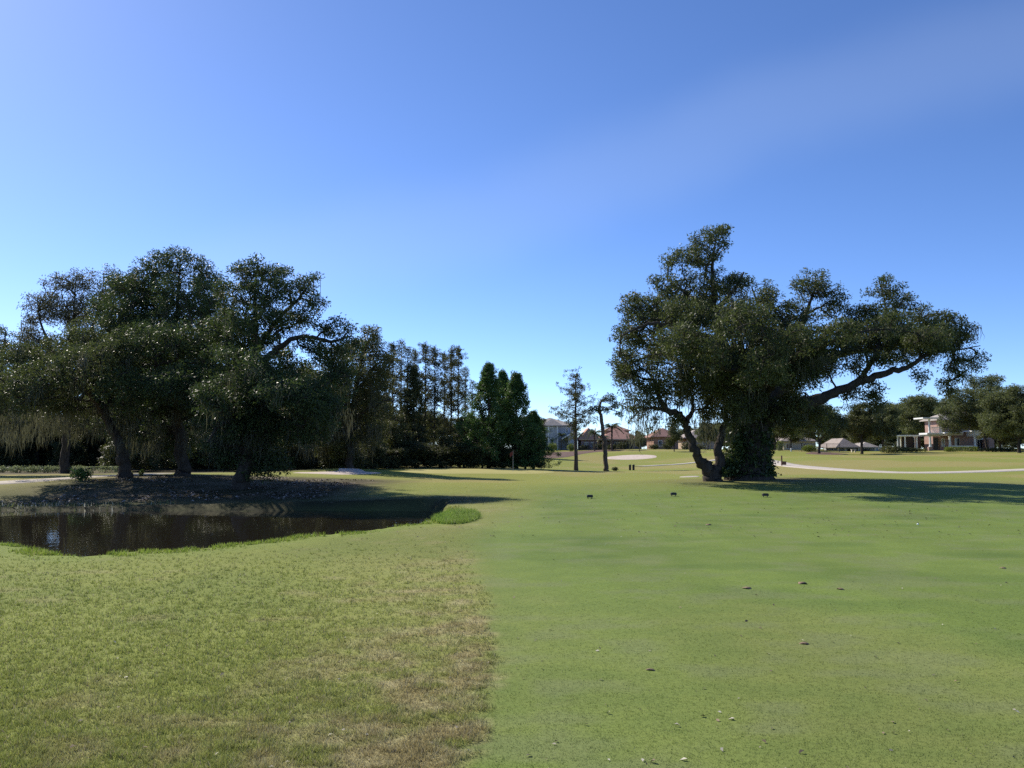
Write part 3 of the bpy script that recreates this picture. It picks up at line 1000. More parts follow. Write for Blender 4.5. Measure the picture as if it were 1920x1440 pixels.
oak_blobs = [(1390, 600, 60, 36, -6.5, 1.8, .6), (1330, 650, 60, 36, -6.5, 1.8, .6), (1480, 640, 60, 34, -6.5, 1.8, .6), (1430, 690, 60, 36, -6.5, 1.8, .6), (1560, 625, 44, 26, -6, 1.6, .6), (1655, 612, 44, 24, -5, 1.6, .6), (1745, 632, 40, 22, -4.5, 1.4), (1270, 640, 44, 34, -6, 1.6),
    (1325, 462, 38, 32), (1352, 440, 14, 20, 0, .7), (1288, 500, 45, 36), (1345, 528, 55, 42), (1255, 535, 34, 32), (1394, 518, 26, 32), (1222, 590, 52, 40), (1180, 632, 34, 34), (1185, 575, 22, 28), (1172, 690, 26, 36, -1),
    (1290, 590, 66, 48, 1), (1290, 600, 60, 44, -3), (1400, 600, 66, 50, 2), (1385, 600, 50, 44, -4), (1440, 552, 24, 32, .5), (1520, 535, 36, 28, 1.4), (1558, 565, 28, 32, 1.4), (1480, 606, 52, 42, 1.4), (1500, 640, 50, 34, -4),
    (1605, 600, 30, 26, .5), (1660, 552, 40, 32, -.5), (1640, 590, 44, 34, 0), (1700, 575, 30, 24, 0), (1680, 610, 50, 30, -1), (1770, 640, 50, 30, .5), (1600, 630, 40, 30, 1), (1730, 625, 50, 30, -.5), (1705, 592, 42, 30, .5), (1645, 634, 58, 34, 0), (1690, 640, 46, 30, 1.6), (1774, 606, 38, 22, .8), (1800, 640, 34, 34, 0), (1745, 650, 48, 30, -.4), (1832, 668, 14, 26, -.4, .9), (1795, 690, 24, 28, -.5, 1.0), (1782, 728, 14, 26, -.5, .7), (1724, 706, 11, 22, -.8, .6),
    (1245, 700, 52, 46, -1.6), (1230, 650, 40, 34, 1.6), (1330, 690, 62, 54, -2.4), (1330, 680, 62, 54, 2.6), (1420, 680, 70, 50, -3), (1430, 670, 66, 50, 3), (1510, 672, 58, 42, 2), (1505, 695, 40, 40, -3.2), (1575, 648, 44, 26, -.6),
    (1385, 755, 48, 42, -2.0), (1450, 745, 44, 40, 2.2), (1480, 765, 40, 32, -1.4), (1350, 745, 40, 40, 2), (1530, 765, 26, 30, 1.5, 1.2), (1600, 742, 20, 24, -1, .8), (1640, 745, 18, 34, -.8, .8), (1540, 700, 24, 18, .6), (1565, 684, 46, 18, -1.8, 1.2), (1620, 680, 44, 20, -1.6, 1.2), (1672, 672, 40, 20, -1.2, 1.2), (1520, 785, 36, 24, 2.4, 1.2), (1480, 720, 40, 30, 1.4), (1420, 800, 50, 30, 2.6, 1.0), (1490, 800, 30, 22, 1.8, 1.0),
]
big_oak = make_tree('live_oak', 'huge spreading live oak with vine-wrapped trunk and hanging moss beside the forked trunk', OD, oak_limbs, oak_blobs, 'leaf_oak', seed=11, dens=1.35, spacing=.50, crad=.47, per=88, lsize=.098, moss=420, moss_len=(.3, 1.1), gaps=.13, sides=16, sink=.35, cat='tree',
    extra_moss=[(1200, 700, 40, 30, 20), (1340, 760, 70, 40, 50), (1430, 740, 60, 40, 50), (1530, 690, 20, 20, 16)])
# vines climbing the big trunk
def vine():
    rng = np.random.default_rng(5)
    base = np.array(big_oak.location)
    pts, out = [], []
    for _ in range(5200):
        v = rng.uniform(765, 893)
        c = at(1410 if v < 850 else 1406, v, OD)
        th = rng.uniform(0, 2 * math.pi)
        r = np.interp(v, [765, 850, 885, 893], [.74, .88, 1.02, 1.15])
        w_ = .5 + .5 * math.cos(th - math.pi * 1.0)          # thicker on the left side
        if rng.uniform() > .35 + .65 * w_ and rng.uniform() > .3: continue
        r += abs(rng.normal(0, .10 + .16 * w_))
        pts.append(c + np.array([math.cos(th) * r, math.sin(th) * r, 0]))
        out.append((math.cos(th), math.sin(th), -.2))
    # leafy mounds at the foot of the trunk
    for (u, v, ru, rv, do, n) in [(1372, 872, 15, 20, -.6, 1100), (1362, 885, 12, 10, -.9, 500), (1440, 880, 8, 14, -.3, 350), (1385, 840, 12, 30, -.7, 800)]:
        c = at(u, v, OD + do)
        s = mpp(OD)
        g = rdir(rng, n) * (rng.uniform(0, 1, n) ** .5)[:, None]
        for q in c + g * np.array([ru * s, .45, rv * s]):
            pts.append(q)
            out.append((rng.normal(), -.6, .2))
    pts, out = np.array(pts), np.array(out)
    ok = pts[:, 2] > gz(pts[:, 0], pts[:, 1]) + .02
    pts, out = pts[ok], out[ok]
    v, f, t = leaf_quads(pts, .13, rng, rng.normal(.5, .25, len(pts)), .75, .2, out, .2)
    o = obj('climbing_vine', np_mesh('climbing_vine', v - base, f, M['leaf_vine'], False, {'tone': t}), big_oak)
    o['kind'] = 'stuff'
    o['label'] = 'glossy green vine wrapped around the trunk'
vine()
fork_limbs = [
    [(1338, 903, 0, .52), (1334, 890, 0, .42), (1318, 868, 0, .33), (1301, 843, 0, .27), (1291, 815, 0, .24), (1283, 790, 0, .24), (1270, 775, -.2, .22), (1250, 770, -.4, .18), (1236, 745, -.5, .14), (1225, 710, -.6, .09), (1205, 690, -.6, .03)],
    [(1338, 900, 0, .40), (1343, 884, .05, .34), (1350, 866, .1, .33), (1346, 845, .15, .28), (1352, 815, .3, .22), (1362, 780, .5, .17), (1358, 740, .6, .1), (1350, 700, .6, .04)],
    [(1284, 792, 0, .2), (1298, 770, .2, .13), (1296, 740, .4, .09), (1285, 710, .5, .04)],
    [(1250, 770, -.4, .12), (1222, 765, -.5, .09), (1200, 770, -.6, .05), (1185, 785, -.6, .02)],
]
fork_blobs = [(1205, 745, 40, 38, -.5, 1.2), (1195, 780, 26, 30, -.6, 1.0), (1250, 735, 36, 34, 0, 1.2), (1285, 725, 30, 28, .5, 1.0), (1345, 725, 30, 34, .6, 1.2), (1175, 700, 22, 28, -.6, 1.0), (1215, 795, 20, 24, -.4, .8, .7), (1262, 790, 18, 18, -.2, .8, .6), (1320, 770, 26, 24, .6, .9)]
make_tree('forked_oak', 'slim dark oak forking low into a V, leaning beside the huge vine-wrapped oak', 40.2, fork_limbs, fork_blobs, 'leaf_oak', seed=12, dens=1.3, spacing=.46, crad=.42, per=80, lsize=.095, moss=90, moss_len=(.3, 1.0), sides=12,
    extra_moss=[(1210, 790, 30, 20, 26), (1195, 810, 12, 14, 14), (1350, 800, 25, 30, 18)])

# ---- the oaks round the pond
A_limbs = [
    [(234, 898, 0, .50), (233, 885, 0, .38), (231, 855, 0, .35), (222, 828, 0, .33), (207, 798, 0, .30), (192, 768, 0, .27), (178, 735, 0, .22), (160, 690, .4, .16), (140, 640, .8, .10), (120, 600, 1, .04)],
    [(196, 775, 0, .2), (220, 725, .6, .16), (250, 670, 1, .11), (270, 620, 1.2, .05)],
    [(185, 750, 0, .18), (150, 730, -1, .14), (100, 705, -1.8, .1), (50, 690, -2.2, .05)],
    [(190, 765, 0, .2), (170, 740, -2.4, .15), (150, 715, -4.8, .1), (120, 700, -6.4, .05)],
    [(178, 735, 0, .16), (190, 680, -1.5, .12), (205, 630, -2, .06)],
]
A_blobs = [(90, 710, 60, 40, -6, 2), (170, 690, 60, 44, -6, 2), (230, 660, 50, 40, -5, 2), (40, 740, 50, 34, -7, 2), (-30, 720, 50, 40, -6, 2), (200, 640, 70, 44, 1), (150, 660, 60, 44, -1), (90, 690, 60, 42, -1.6), (60, 730, 50, 34, -2), (140, 720, 60, 36, 1), (220, 700, 60, 44, 0), (260, 640, 50, 46, 1.2), (120, 760, 40, 24, -1, 1.4), (170, 770, 36, 18, 1.6, 1.4), (40, 670, 36, 30, -2.2), (250, 750, 40, 30, 1.5)]
make_tree('leaning_oak', 'moss-hung live oak with a dark trunk leaning over the leaf-strewn pond bank', 45, A_limbs, A_blobs, 'leaf_oak', seed=21, dens=1.2, spacing=.52, crad=.5, per=80, lsize=.10, moss=260, moss_len=(.5, 1.3), gaps=.06, sides=12,
    extra_moss=[(60, 790, 60, 22, 40), (150, 780, 60, 25, 40), (235, 790, 26, 40, 26), (100, 800, 70, 16, 30)])
C_limbs = [
    [(345, 896, 0, .5), (342, 870, 0, .40), (336, 800, 0, .36), (330, 730, 0, .3), (328, 660, 0, .24), (332, 590, 0, .17), (335, 530, 0, .1), (338, 490, 0, .04)],
    [(334, 760, 0, .24), (300, 690, -1, .18), (262, 620, -1.4, .12), (240, 560, -1.6, .05)],
    [(330, 720, 0, .22), (365, 650, 1, .16), (385, 590, 1.4, .1), (378, 540, 1.4, .05)],
    [(330, 690, 0, .2), (300, 600, 1.6, .13), (275, 540, 2, .06)],
    [(336, 800, 0, .24), (330, 760, -3, .18), (320, 725, -6, .12), (300, 700, -8.4, .06)],
    [(334, 740, 0, .2), (350, 680, -2, .15), (360, 620, -3, .09), (350, 570, -3.4, .04)],
]
C_blobs = [(290, 650, 70, 46, -7, 2), (340, 720, 70, 40, -9, 2.2), (250, 730, 60, 40, -8, 2.2), (380, 640, 50, 44, -7, 2), (330, 490, 52, 24), (292, 512, 42, 28), (232, 530, 40, 26, 1), (220, 580, 50, 40, 1), (400, 540, 30, 34, 1), (410, 620, 40, 50, 1.5), (200, 660, 50, 50, 2), (300, 830, 90, 34, 3, 1.5), (230, 790, 60, 40, 3, 1.5), (366, 512, 34, 28, .8), (260, 545, 44, 34, -.6), (350, 560, 60, 44, -2), (300, 580, 60, 46, 1.6), (390, 585, 34, 44, 1), (240, 600, 50, 40, -1), (320, 640, 80, 50, -2.4), (290, 690, 80, 50, 1), (380, 680, 56, 50, 0), (330, 740, 80, 46, -2), (260, 740, 60, 40, -.5), (390, 750, 50, 44, -1), (330, 800, 70, 40, 1.5, 2, .8)]
make_tree('round_oak', 'tallest dense live oak behind the leaning trunk on the pond bank', 47.5, C_limbs, C_blobs, 'leaf_oak_lush', seed=22, dens=1.2, spacing=.54, crad=.52, per=80, lsize=.105, moss=200, moss_len=(.5, 1.5), gaps=.06, extra_moss=[(300, 820, 50, 30, 40), (380, 810, 40, 40, 30)])
BD = 38.5
B_limbs = [
    [(452, 925, 0, .5), (455, 895, 0, .40), (462, 830, 0, .36), (470, 760, 0, .32), (476, 700, 0, .27), (480, 640, 0, .2), (478, 580, 0, .13), (480, 520, 0, .06), (484, 490, 0, .03)],
    [(476, 710, 0, .24), (510, 665, -.6, .2), (545, 638, -.8, .16), (580, 632, -.8, .13), (620, 640, -.8, .1), (660, 630, -.8, .05)],
    [(480, 660, 0, .18), (520, 600, .6, .13), (560, 560, .8, .09), (585, 525, .8, .04)],
    [(472, 740, 0, .2), (440, 680, .6, .15), (425, 620, .8, .1), (440, 560, .8, .05)],
    [(466, 790, 0, .22), (500, 760, -1.6, .17), (550, 740, -2.4, .12), (610, 745, -2.6, .07), (650, 760, -2.6, .03)],
    [(464, 800, 0, .2), (440, 790, -1.8, .15), (410, 800, -2.6, .1), (390, 830, -2.8, .04)],
]
B_blobs = [(460, 690, 60, 40, -4, 2), (540, 740, 60, 34, -5, 2), (420, 740, 50, 40, -4.5, 2), (600, 770, 46, 30, -4, 1.6), (470, 505, 40, 20), (515, 515, 36, 22, .5), (450, 545, 40, 32), (505, 555, 46, 34, -.6), (556, 545, 34, 28, .6), (586, 520, 16, 18, .8, .8, .8), (590, 568, 18, 26, .6, .9, .8), (430, 600, 36, 38, .6), (480, 610, 56, 42, -1.2), (530, 605, 40, 28, .6), (570, 600, 26, 20, .5), (450, 670, 60, 40, 0), (510, 690, 50, 30, -1.4), (440, 640, 50, 36, 1.2), (490, 660, 56, 34, 1.4), (420, 690, 50, 40, -.6), (540, 690, 50, 30, 1), (400, 740, 44, 40, .5), (630, 615, 34, 18, -.8, 1.0, .9), (590, 645, 30, 16, -.8, 1.0, .8), (655, 650, 30, 18, -.8, 1.0, .9), (610, 670, 40, 22, -1, 1.2),
           (470, 740, 70, 44, -1), (550, 725, 60, 34, -2.2), (610, 740, 50, 34, -2.4), (640, 700, 40, 30, -1), (430, 790, 56, 46, -1.6), (510, 800, 60, 44, -1.2), (580, 800, 46, 36, -1.8), (420, 840, 40, 36, .4, 1.4), (470, 860, 50, 40, .4, 1.5), (510, 865, 36, 34, .2, 1.2)]
make_tree('pond_oak', 'live oak overhanging the dark end of the pond, its low boughs nearly touching the water', BD, B_limbs, B_blobs, 'leaf_oak_lush', seed=23, dens=1.25, spacing=.5, crad=.48, per=85, lsize=.098, moss=220, moss_len=(.4, 1.4), gaps=.10, extra_moss=[(600, 790, 50, 30, 30), (480, 830, 70, 30, 40)])
D_limbs = [
    [(120, 893, 0, .42), (122, 850, 0, .34), (128, 760, 0, .28), (132, 690, 0, .22), (135, 620, 0, .14), (140, 560, 0, .08), (142, 525, 0, .03)],
    [(130, 720, 0, .2), (95, 650, -.6, .14), (75, 600, -.8, .08), (70, 560, -.8, .03)],
    [(132, 680, 0, .18), (170, 620, .6, .13), (190, 560, .8, .08), (195, 510, .8, .03)],
    [(130, 740, 0, .18), (80, 690, 1, .13), (45, 640, 1.4, .07), (40, 600, 1.4, .03)],
]
D_blobs = [(80, 575, 34, 30), (120, 540, 38, 22), (158, 525, 28, 20), (195, 515, 26, 18), (60, 620, 26, 26), (110, 590, 50, 34), (170, 580, 40, 40), (215, 560, 30, 36), (100, 650, 60, 34), (180, 640, 50, 34), (50, 660, 40, 34)]
make_tree('sparse_oak', 'thin-leaved greyish oak showing sky through its twigs, behind the leaning oak', 60, D_limbs, D_blobs, 'leaf_oak_dusty', seed=24, dens=1.2, spacing=.58, crad=.6, per=62, lsize=.11, moss=60, moss_len=(.4, 1.2), twig=.014)
F_limbs = [
    [(-15, 893, 0, .40), (-14, 850, 0, .32), (-10, 770, 0, .26), (0, 710, 0, .18), (8, 650, 0, .1), (10, 620, 0, .04)],
    [(-12, 780, 0, .2), (-50, 720, .5, .13), (-80, 670, .8, .05)],
    [(-8, 760, 0, .18), (25, 710, -.8, .12), (45, 670, -1, .05)],
]
F_blobs = [(5, 640, 30, 24), (20, 680, 36, 34), (-30, 660, 40, 34), (40, 720, 34, 34, -1), (-20, 720, 60, 40), (0, 770, 60, 34), (-70, 700, 50, 50), (-90, 760, 60, 50), (40, 760, 30, 28)]
make_tree('mossy_oak', 'oak at the outer end of the pond bank with long pale moss beards', 56, F_limbs, F_blobs, 'leaf_oak', seed=25, dens=1.1, spacing=.58, crad=.55, per=70, lsize=.11, moss=150, moss_len=(.6, 1.8), extra_moss=[(10, 800, 50, 25, 30)])
E_limbs = [
    [(655, 888, 0, .4), (656, 850, 0, .32), (660, 790, 0, .28), (668, 720, 0, .2), (680, 670, 0, .13), (696, 630, 0, .05)],
    [(662, 770, 0, .2), (630, 710, -1, .14), (610, 670, -1.2, .06)],
    [(664, 740, 0, .18), (700, 690, 1, .12), (725, 670, 1, .05)],
    [(660, 790, 0, .18), (700, 760, -1.4, .13), (730, 750, -1.6, .06)],
    [(660, 800, 0, .18), (610, 770, 1.4, .13), (570, 750, 1.6, .06)],
]
E_blobs = [(698, 630, 26, 20), (680, 655, 40, 24), (640, 660, 30, 20), (720, 675, 26, 28), (660, 700, 70, 38, -1), (700, 720, 40, 34, .6), (610, 710, 60, 40, 0), (570, 720, 50, 40, 1), (650, 760, 70, 40, 1), (600, 780, 60, 40, -1), (715, 750, 30, 36, -1), (690, 800, 40, 34, 0), (560, 790, 60, 46, 1), (640, 830, 60, 30, 1.4)]
make_tree('olive_oak', 'brownish olive oak draped with moss behind the greenside bunker', 63, E_limbs, E_blobs, 'leaf_olive', seed=26, dens=1.15, spacing=.62, crad=.58, per=70, lsize=.12, moss=260, moss_len=(.5, 1.8), extra_moss=[(640, 830, 50, 30, 40), (690, 820, 30, 30, 30), (600, 840, 40, 20, 30)], tone=-.05)

# ---- a generic broadleaf tree, built in its own frame (height 1 unit = 1 m), several shapes
def local_tree(name, label, cat, H, Wd, leaf, seed, clear=.25, dens=1.0, spacing=.6, crad=.55, per=60, lsize=.14, moss=0, bark='bark_oak', lean=0.0, tone=0, lobes=9, group=None):
    rng = np.random.default_rng(seed)
    top = H * .96
    z0 = H * clear
    trunk = [(0, 0, -.3, .035 * H + .05), (0, 0, .3, .026 * H), (lean * .3, 0, H * .3, .021 * H), (lean * .7, .05, H * .6, .013 * H), (lean, 0, H * .85, .004 * H)]
    L = [np.array(trunk, float)]
    B = []
    for k in range(lobes):
        th = k * 2.4 + rng.uniform(-.4, .4)
        zz = z0 + (top - z0) * rng.uniform(.12, .85)
        rr = Wd * .5 * rng.uniform(.45, .72) * math.sin(math.pi * (.2 + .7 * (zz - z0) / (top - z0)))
        e = np.array([math.cos(th) * rr + lean * zz / H, math.sin(th) * rr, zz])
        L.append(np.array([[lean * .25, 0, max(.2 * H, zz * .5), .010 * H], [e[0] * .55, e[1] * .55, zz * .8, .007 * H], [e[0], e[1], zz, .003 * H]]))
        B.append((e, np.array([1, 1, .72]) * Wd * rng.uniform(.17, .27)))
    B.append((np.array([lean, 0, top - Wd * .15]), np.array([1, 1, .8]) * Wd * .2))
    B.append((np.array([lean * .6, 0, (z0 + top) / 2]), np.array([.34 * Wd, .34 * Wd, (top - z0) * .36])))
    cs = []
    for c, r in B:
        n = int(dens * 15 * np.prod(r) ** (2 / 3)) + 3
        cs.append(c + rdir(rng, n) * (rng.uniform(0, 1, n) ** .42)[:, None] * r)
    C = np.vstack(cs)
    C = C[C[:, 2] > .35]
    T, NP, nl = grow_tree(L, C, rng, .012, 8, .04, .03)
    root = empty(name, (0, 0, -1000), label, cat, group)
    obj('trunk', T.mesh('trunk', M[bark], np.zeros(3)), root)
    v, f, t = cluster_leaves(C, crad, per * 1.1, lsize, rng, tone_shift=tone)
    o = obj('crown', np_mesh('crown', v, f, M[leaf], False, {'tone': t}), root)
    o['kind'] = 'stuff'
    if moss:
        A = np.vstack([C, NP[:nl]])
        A = A[rng.choice(len(A), moss)]
        A = A[A[:, 2] > 1.4]
        v, f, t = moss_ribbons(A, rng, .4, 1.5)
        o = obj('hanging_moss', np_mesh('hanging_moss', v, f, M['moss'], False, {'tone': t}), root)
        o['kind'] = 'stuff'
    return root
class Kind:
    """The first placement uses the built tree itself, later ones copies of it."""
    def __init__(s, root, H): s.root, s.H, s.used = root, H, False
    def put(s, u, d, vtop, rz, label, group=None, wide=1.0, sink=.05):
        b = base_at(u, d, sink)
        H = max(.5, float(at(u, vtop, d)[2] - b[2]))
        k = H / s.H
        sc_ = (k * wide, k * wide, k)
        if not s.used:
            s.used = True
            r = s.root
            r.location = [float(q) for q in b]
            r.rotation_euler = (0, 0, rz)
            r.scale = sc_
            r['label'] = label
            if group: r['group'] = group
            return r
        return copy_tree(s.root, b, rz, sc_, label, group)
kA = Kind(local_tree('wood_tree', '', 'tree', 9, 7.5, 'leaf_under', 31, .12, 1.2, per=70, lsize=.15, moss=120), 9)
kB = Kind(local_tree('wood_tree', '', 'tree', 9, 6.0, 'leaf_under', 32, .05, 1.3, per=70, lsize=.15, moss=160, tone=-.1), 9)
kO = Kind(local_tree('willowy_tree', '', 'tree', 7, 4.0, 'leaf_olive', 33, .04, 1.3, per=60, lsize=.13, moss=60), 7)
kS = Kind(local_tree('understorey_shrub', '', 'shrub', 3, 3.4, 'leaf_under', 34, .02, 1.8, .5, .45, 90, .11, lobes=7), 3)
rr = random.Random(4)
WOOD = 'trees of the dark wood behind the pond'
for (u, d, vt) in [(-60, 78, 690), (15, 84, 700), (75, 76, 715), (140, 88, 690), (205, 78, 700), (262, 86, 690), (320, 76, 680), (385, 84, 660), (440, 74, 680), (500, 82, 670), (560, 78, 690), (620, 86, 690), (690, 84, 720)]:
    (kA if rr.random() < .55 else kB).put(u, d, vt + rr.uniform(-12, 12), rr.uniform(0, 6.28), 'dark broadleaf tree in the shaded wood beyond the pond', WOOD, 1.1)
for i, u in enumerate(range(-70, 700, 34)):
    for (d, vt) in ((66 + 6 * (i % 3), 815), (82 + 5 * ((i + 1) % 3), 790)):
        if u < 230 and d < 78: d = d + 8
        kS.put(u + rr.uniform(-10, 10), d, vt + rr.uniform(-22, 14), rr.uniform(0, 6.28), 'dark shrub filling the shade below the wood beyond the pond', 'undergrowth below the wood', 1.3)
for i, u in enumerate(range(-60, 1000, 75)):
    kB.put(u + rr.uniform(-15, 15), 108 + 9 * (i % 3), 775 + rr.uniform(-15, 15), rr.uniform(0, 6.28), 'dark tree far back in the wood, filling the gaps between nearer trunks', 'trees far back in the wood', 1.5)
for (u, d, vt, wd) in [(700, 74, 770, 1.1), (742, 78, 765, 1.2), (785, 82, 790, 1.1), (830, 80, 800, 1.2), (862, 83, 775, 1.3), (722, 80, 745, 1.0), (672, 76, 790, 1.2)]:
    kO.put(u, d, vt, rr.uniform(0, 6.28), 'feathery olive tree standing before the cypress trunks behind the green', 'olive trees behind the green', wd)
for (u, d, vt) in [(690, 72, 830), (735, 76, 835), (780, 78, 830), (825, 79, 835), (870, 79, 825), (905, 79, 838), (650, 68, 830), (945, 80, 836), (985, 82, 838)]:
    kS.put(u, d, vt + rr.uniform(-6, 6), rr.uniform(0, 6.28), 'low dark shrub edging the back of the putting green', 'shrubs along the back of the green', 1.6)

# ---- bald cypresses: straight trunks, tiered thin boughs
def cypress(name, label, H, Wd, seed, clear=.3, tiers=16, per=34, lsize=.16, flat_top=False, lean=0.0, group=None, leaf='leaf_cypress', tr=.02, moss=40):
    rng = np.random.default_rng(seed)
    z = np.linspace(-.3, H, 14)
    cx = lean * (np.maximum(z, 0) / H) ** 1.3 + np.cumsum(rng.normal(0, .02, 14))
    cy = np.cumsum(rng.normal(0, .02, 14))
    r = np.interp(z / H, [-.05, .02, .1, .6, 1], [tr * H * 1.5, tr * H * 1.2, tr * H, tr * H * .55, .015])
    T = Tubes()
    T.add(np.stack([cx, cy, z], -1), r, 9, .04, rng)
    C = []
    for k in range(int(tiers * 4.2)):
        f = clear + (1 - clear) * rng.uniform(0, 1) ** .85
        zz = H * min(f, .985)
        prof = (math.sin(math.pi * (.26 + .62 * (f - clear) / (1 - clear)))) if flat_top else (1.0 - .72 * (f - clear) / (1 - clear))
        th = rng.uniform(0, 6.28)
        ln = Wd * .5 * prof * rng.uniform(.25, 1.1) * (.8 + .35 * math.sin(th * 2 + f * 20 + seed))
        o = np.array([np.interp(zz, z, cx), np.interp(zz, z, cy), zz])
        e = o + np.array([math.cos(th) * ln, math.sin(th) * ln, ln * rng.uniform(-.1, .75)])
        m = (o + e) / 2 + np.array([0, 0, -.06 * ln]) + rng.normal(0, .06, 3)
        T.add(np.stack([o, m, e]), np.array([.030, .020, .006]) * (H / 9), 4)
        for q in np.linspace(.25, 1.05, max(2, int(ln / .2))):
            C.append(o + (e - o) * q + rng.normal(0, .17, 3))
    C = np.array(C)
    root = empty(name, (0, 0, -1000), label, 'tree', group)
    obj('trunk', T.mesh('trunk', M['bark_cypress'], np.zeros(3)), root)
    v, f, t = cluster_leaves(C, .26, per, lsize, rng, flat=.8, aspect=.32, droop=.3)
    o = obj('crown', np_mesh('crown', v, f, M[leaf], False, {'tone': t}), root)
    o['kind'] = 'stuff'
    if moss:
        A = C[rng.choice(len(C), moss)]
        v, f, t = moss_ribbons(A, rng, .25, .8, 5)
        o = obj('hanging_moss', np_mesh('hanging_moss', v, f, M['moss'], False, {'tone': t}), root)
        o['kind'] = 'stuff'
    return root
cyA = Kind(cypress('cypress_tree', '', 12, 2.6, 41, .12, 34, 18, .14, tr=.011, moss=30), 12)
cyB = Kind(cypress('cypress_tree', '', 12, 3.2, 42, .2, 30, 19, .14, True, tr=.010, moss=30), 12)
CYG = 'tall cypresses in the row behind the green'
for (u, d, vt, kk, wd) in [(737, 86, 645, 1, 1.0), (752, 90, 640, 0, .9), (763, 84, 652, 0, 1.1), (778, 92, 660, 1, .9), (797, 88, 645, 1, 1.0), (815, 86, 652, 1, .95), (833, 93, 662, 1, .8), (846, 88, 655, 1, .9), (860, 90, 652, 1, 1.0), (872, 94, 690, 0, .9), (725, 92, 665, 0, .9), (706, 90, 690, 1, .9), (886, 92, 715, 0, 1.0)]:
    (cyA, cyB)[kk].put(u, d, vt, rr.uniform(0, 6.28), 'tall thin see-through cypress in the row behind the putting green', CYG, wd)
# dark dense cone in the middle of the row
def cone_tree(name, label, H, Wd, leaf, seed, per=46, lsize=.15, dens=1.0, group=None, peak=1.0):
    rng = np.random.default_rng(seed)
    T = Tubes()
    T.add(np.array([[0, 0, -.3], [0, 0, H * .4], [0, 0, H * .97]]), np.array([.022 * H, .014 * H, .02]), 8)
    n = int(dens * 13 * H * Wd)
    f = rng.uniform(0.02, 1, n) ** .85
    th = rng.uniform(0, 6.28, n)
    lob = .80 + .20 * np.sin(th * 3 + f * 9 + seed) + .16 * np.sin(th * 5 - f * 23) + rng.normal(0, .10, n)
    prof = np.where(f < .22, .78 + f, (1 - f) ** .92 * 1.26 + .02) * Wd * .5 * lob
    rr_ = prof * rng.uniform(.35, 1, n) ** .4
    C = np.stack([np.cos(th) * rr_, np.sin(th) * rr_, f * H * .97 + .2], -1) + rng.normal(0, .14, (n, 3))
    C[:, 2] = np.maximum(C[:, 2], .3)
    nz = .6 * vnoise(th * 2.2, C[:, 2], 1.0, seed) + .4 * vnoise(th * 3.1 + 9, C[:, 2], .5, seed + 3)
    C = C[(nz > .40) | (rr_ < .35 * prof)]
    n = len(C)
    for k in range(0, n, 6):
        e = C[k]
        T.add(np.stack([[0, 0, max(.2, e[2] - .25 * math.hypot(e[0], e[1]))], e * [.5, .5, 1] - [0, 0, .08], e]), np.array([.04, .025, .008]), 4)
    root = empty(name, (0, 0, -1000), label, 'tree', group)
    obj('trunk', T.mesh('trunk', M['bark_oak'], np.zeros(3)), root)
    v, f_, t = cluster_leaves(C, .38, per, lsize, rng, flat=1.0, aspect=.5)
    o = obj('crown', np_mesh('crown', v, f_, M[leaf], False, {'tone': t}), root)
    o['kind'] = 'stuff'
    return root
kC = Kind(cone_tree('cone_tree', '', 10, 7.2, 'leaf_holly', 51), 10)
kC.put(917, 80, 684, .3, 'tallest dense green conical tree at the end of the wood behind the green')
kC.put(968, 81, 702, 2.1, 'dense green pointed conical tree second from the end of the wood, by the flagstick', wide=1.05)
kC.put(942, 84, 698, 3.3, 'dense green conical tree tucked between the two pointed ones behind the green', wide=.85)
kC.put(1000, 83, 772, 4.4, 'lowest rounded dark green tree ending the wood towards the tiled-roof houses', wide=1.25)
kD = Kind(cone_tree('cone_tree', '', 10, 5.2, 'leaf_olive', 52, 34), 10)
kD.put(776, 84, 690, 1.0, 'dark narrow conical tree among the thin cypress trunks', wide=.95)

# ---- the two cypresses standing alone past the green
lone = cypress('lone_cypress', '', 9.6, 4.6, 61, .30, 24, 15, .15, True, .0, tr=.020, moss=70)
Kind(lone, 9.6).put(1080, 84, 700, .6, 'lone flat-topped cypress with tiers of reddish-green boughs near the two bins')
def bent_pine():
    rng = np.random.default_rng(62)
    d = 83
    L = [np.array([list(at(u, v, d)) + [r] for (u, v, r) in [(1137, 886, .26), (1136, 870, .22), (1133, 830, .2), (1129, 790, .17), (1124, 770, .15), (1126, 755, .1), (1138, 745, .05)]]),
         np.array([list(at(u, v, d)) + [r] for (u, v, r) in [(1125, 772, .08), (1116, 768, .06), (1110, 766, .03)]]),
         np.array([list(at(u, v, d)) + [r] for (u, v, r) in [(1126, 762, .07), (1145, 768, .05), (1160, 772, .03)]]),
         np.array([list(at(u, v, d)) + [r] for (u, v, r) in [(1132, 750, .06), (1148, 752, .05), (1158, 760, .03)]])]
    base = np.array([L[0][0, 0], d, float(gz(L[0][0, 0], d))])
    L[0][0, 2] = base[2] - .25
    C = sample_blobs([(1140, 748, 13, 8, 0, .7), (1118, 766, 12, 7, 0, .7), (1135, 768, 9, 6, 0, .6), (1152, 760, 10, 7, 0, .6), (1160, 775, 9, 6, 0, .5), (1110, 772, 6, 5, 0, .4)], d, 2.2, rng, .3)
    T, NP, nl = grow_tree(L, C, rng, .012, 9)
    root = empty('bent_tree', base, 'bare bent trunk carrying a few leaf tufts on top, next to the lone cypress', 'tree')
    obj('trunk', T.mesh('trunk', M['bark_cypress'], base), root)
    v, f, t = cluster_leaves(C, .36, 50, .13, rng)
    o = obj('crown', np_mesh('crown', v - base, f, M['leaf_oak_lush'], False, {'tone': t}), root)
    o['kind'] = 'stuff'
bent_pine()

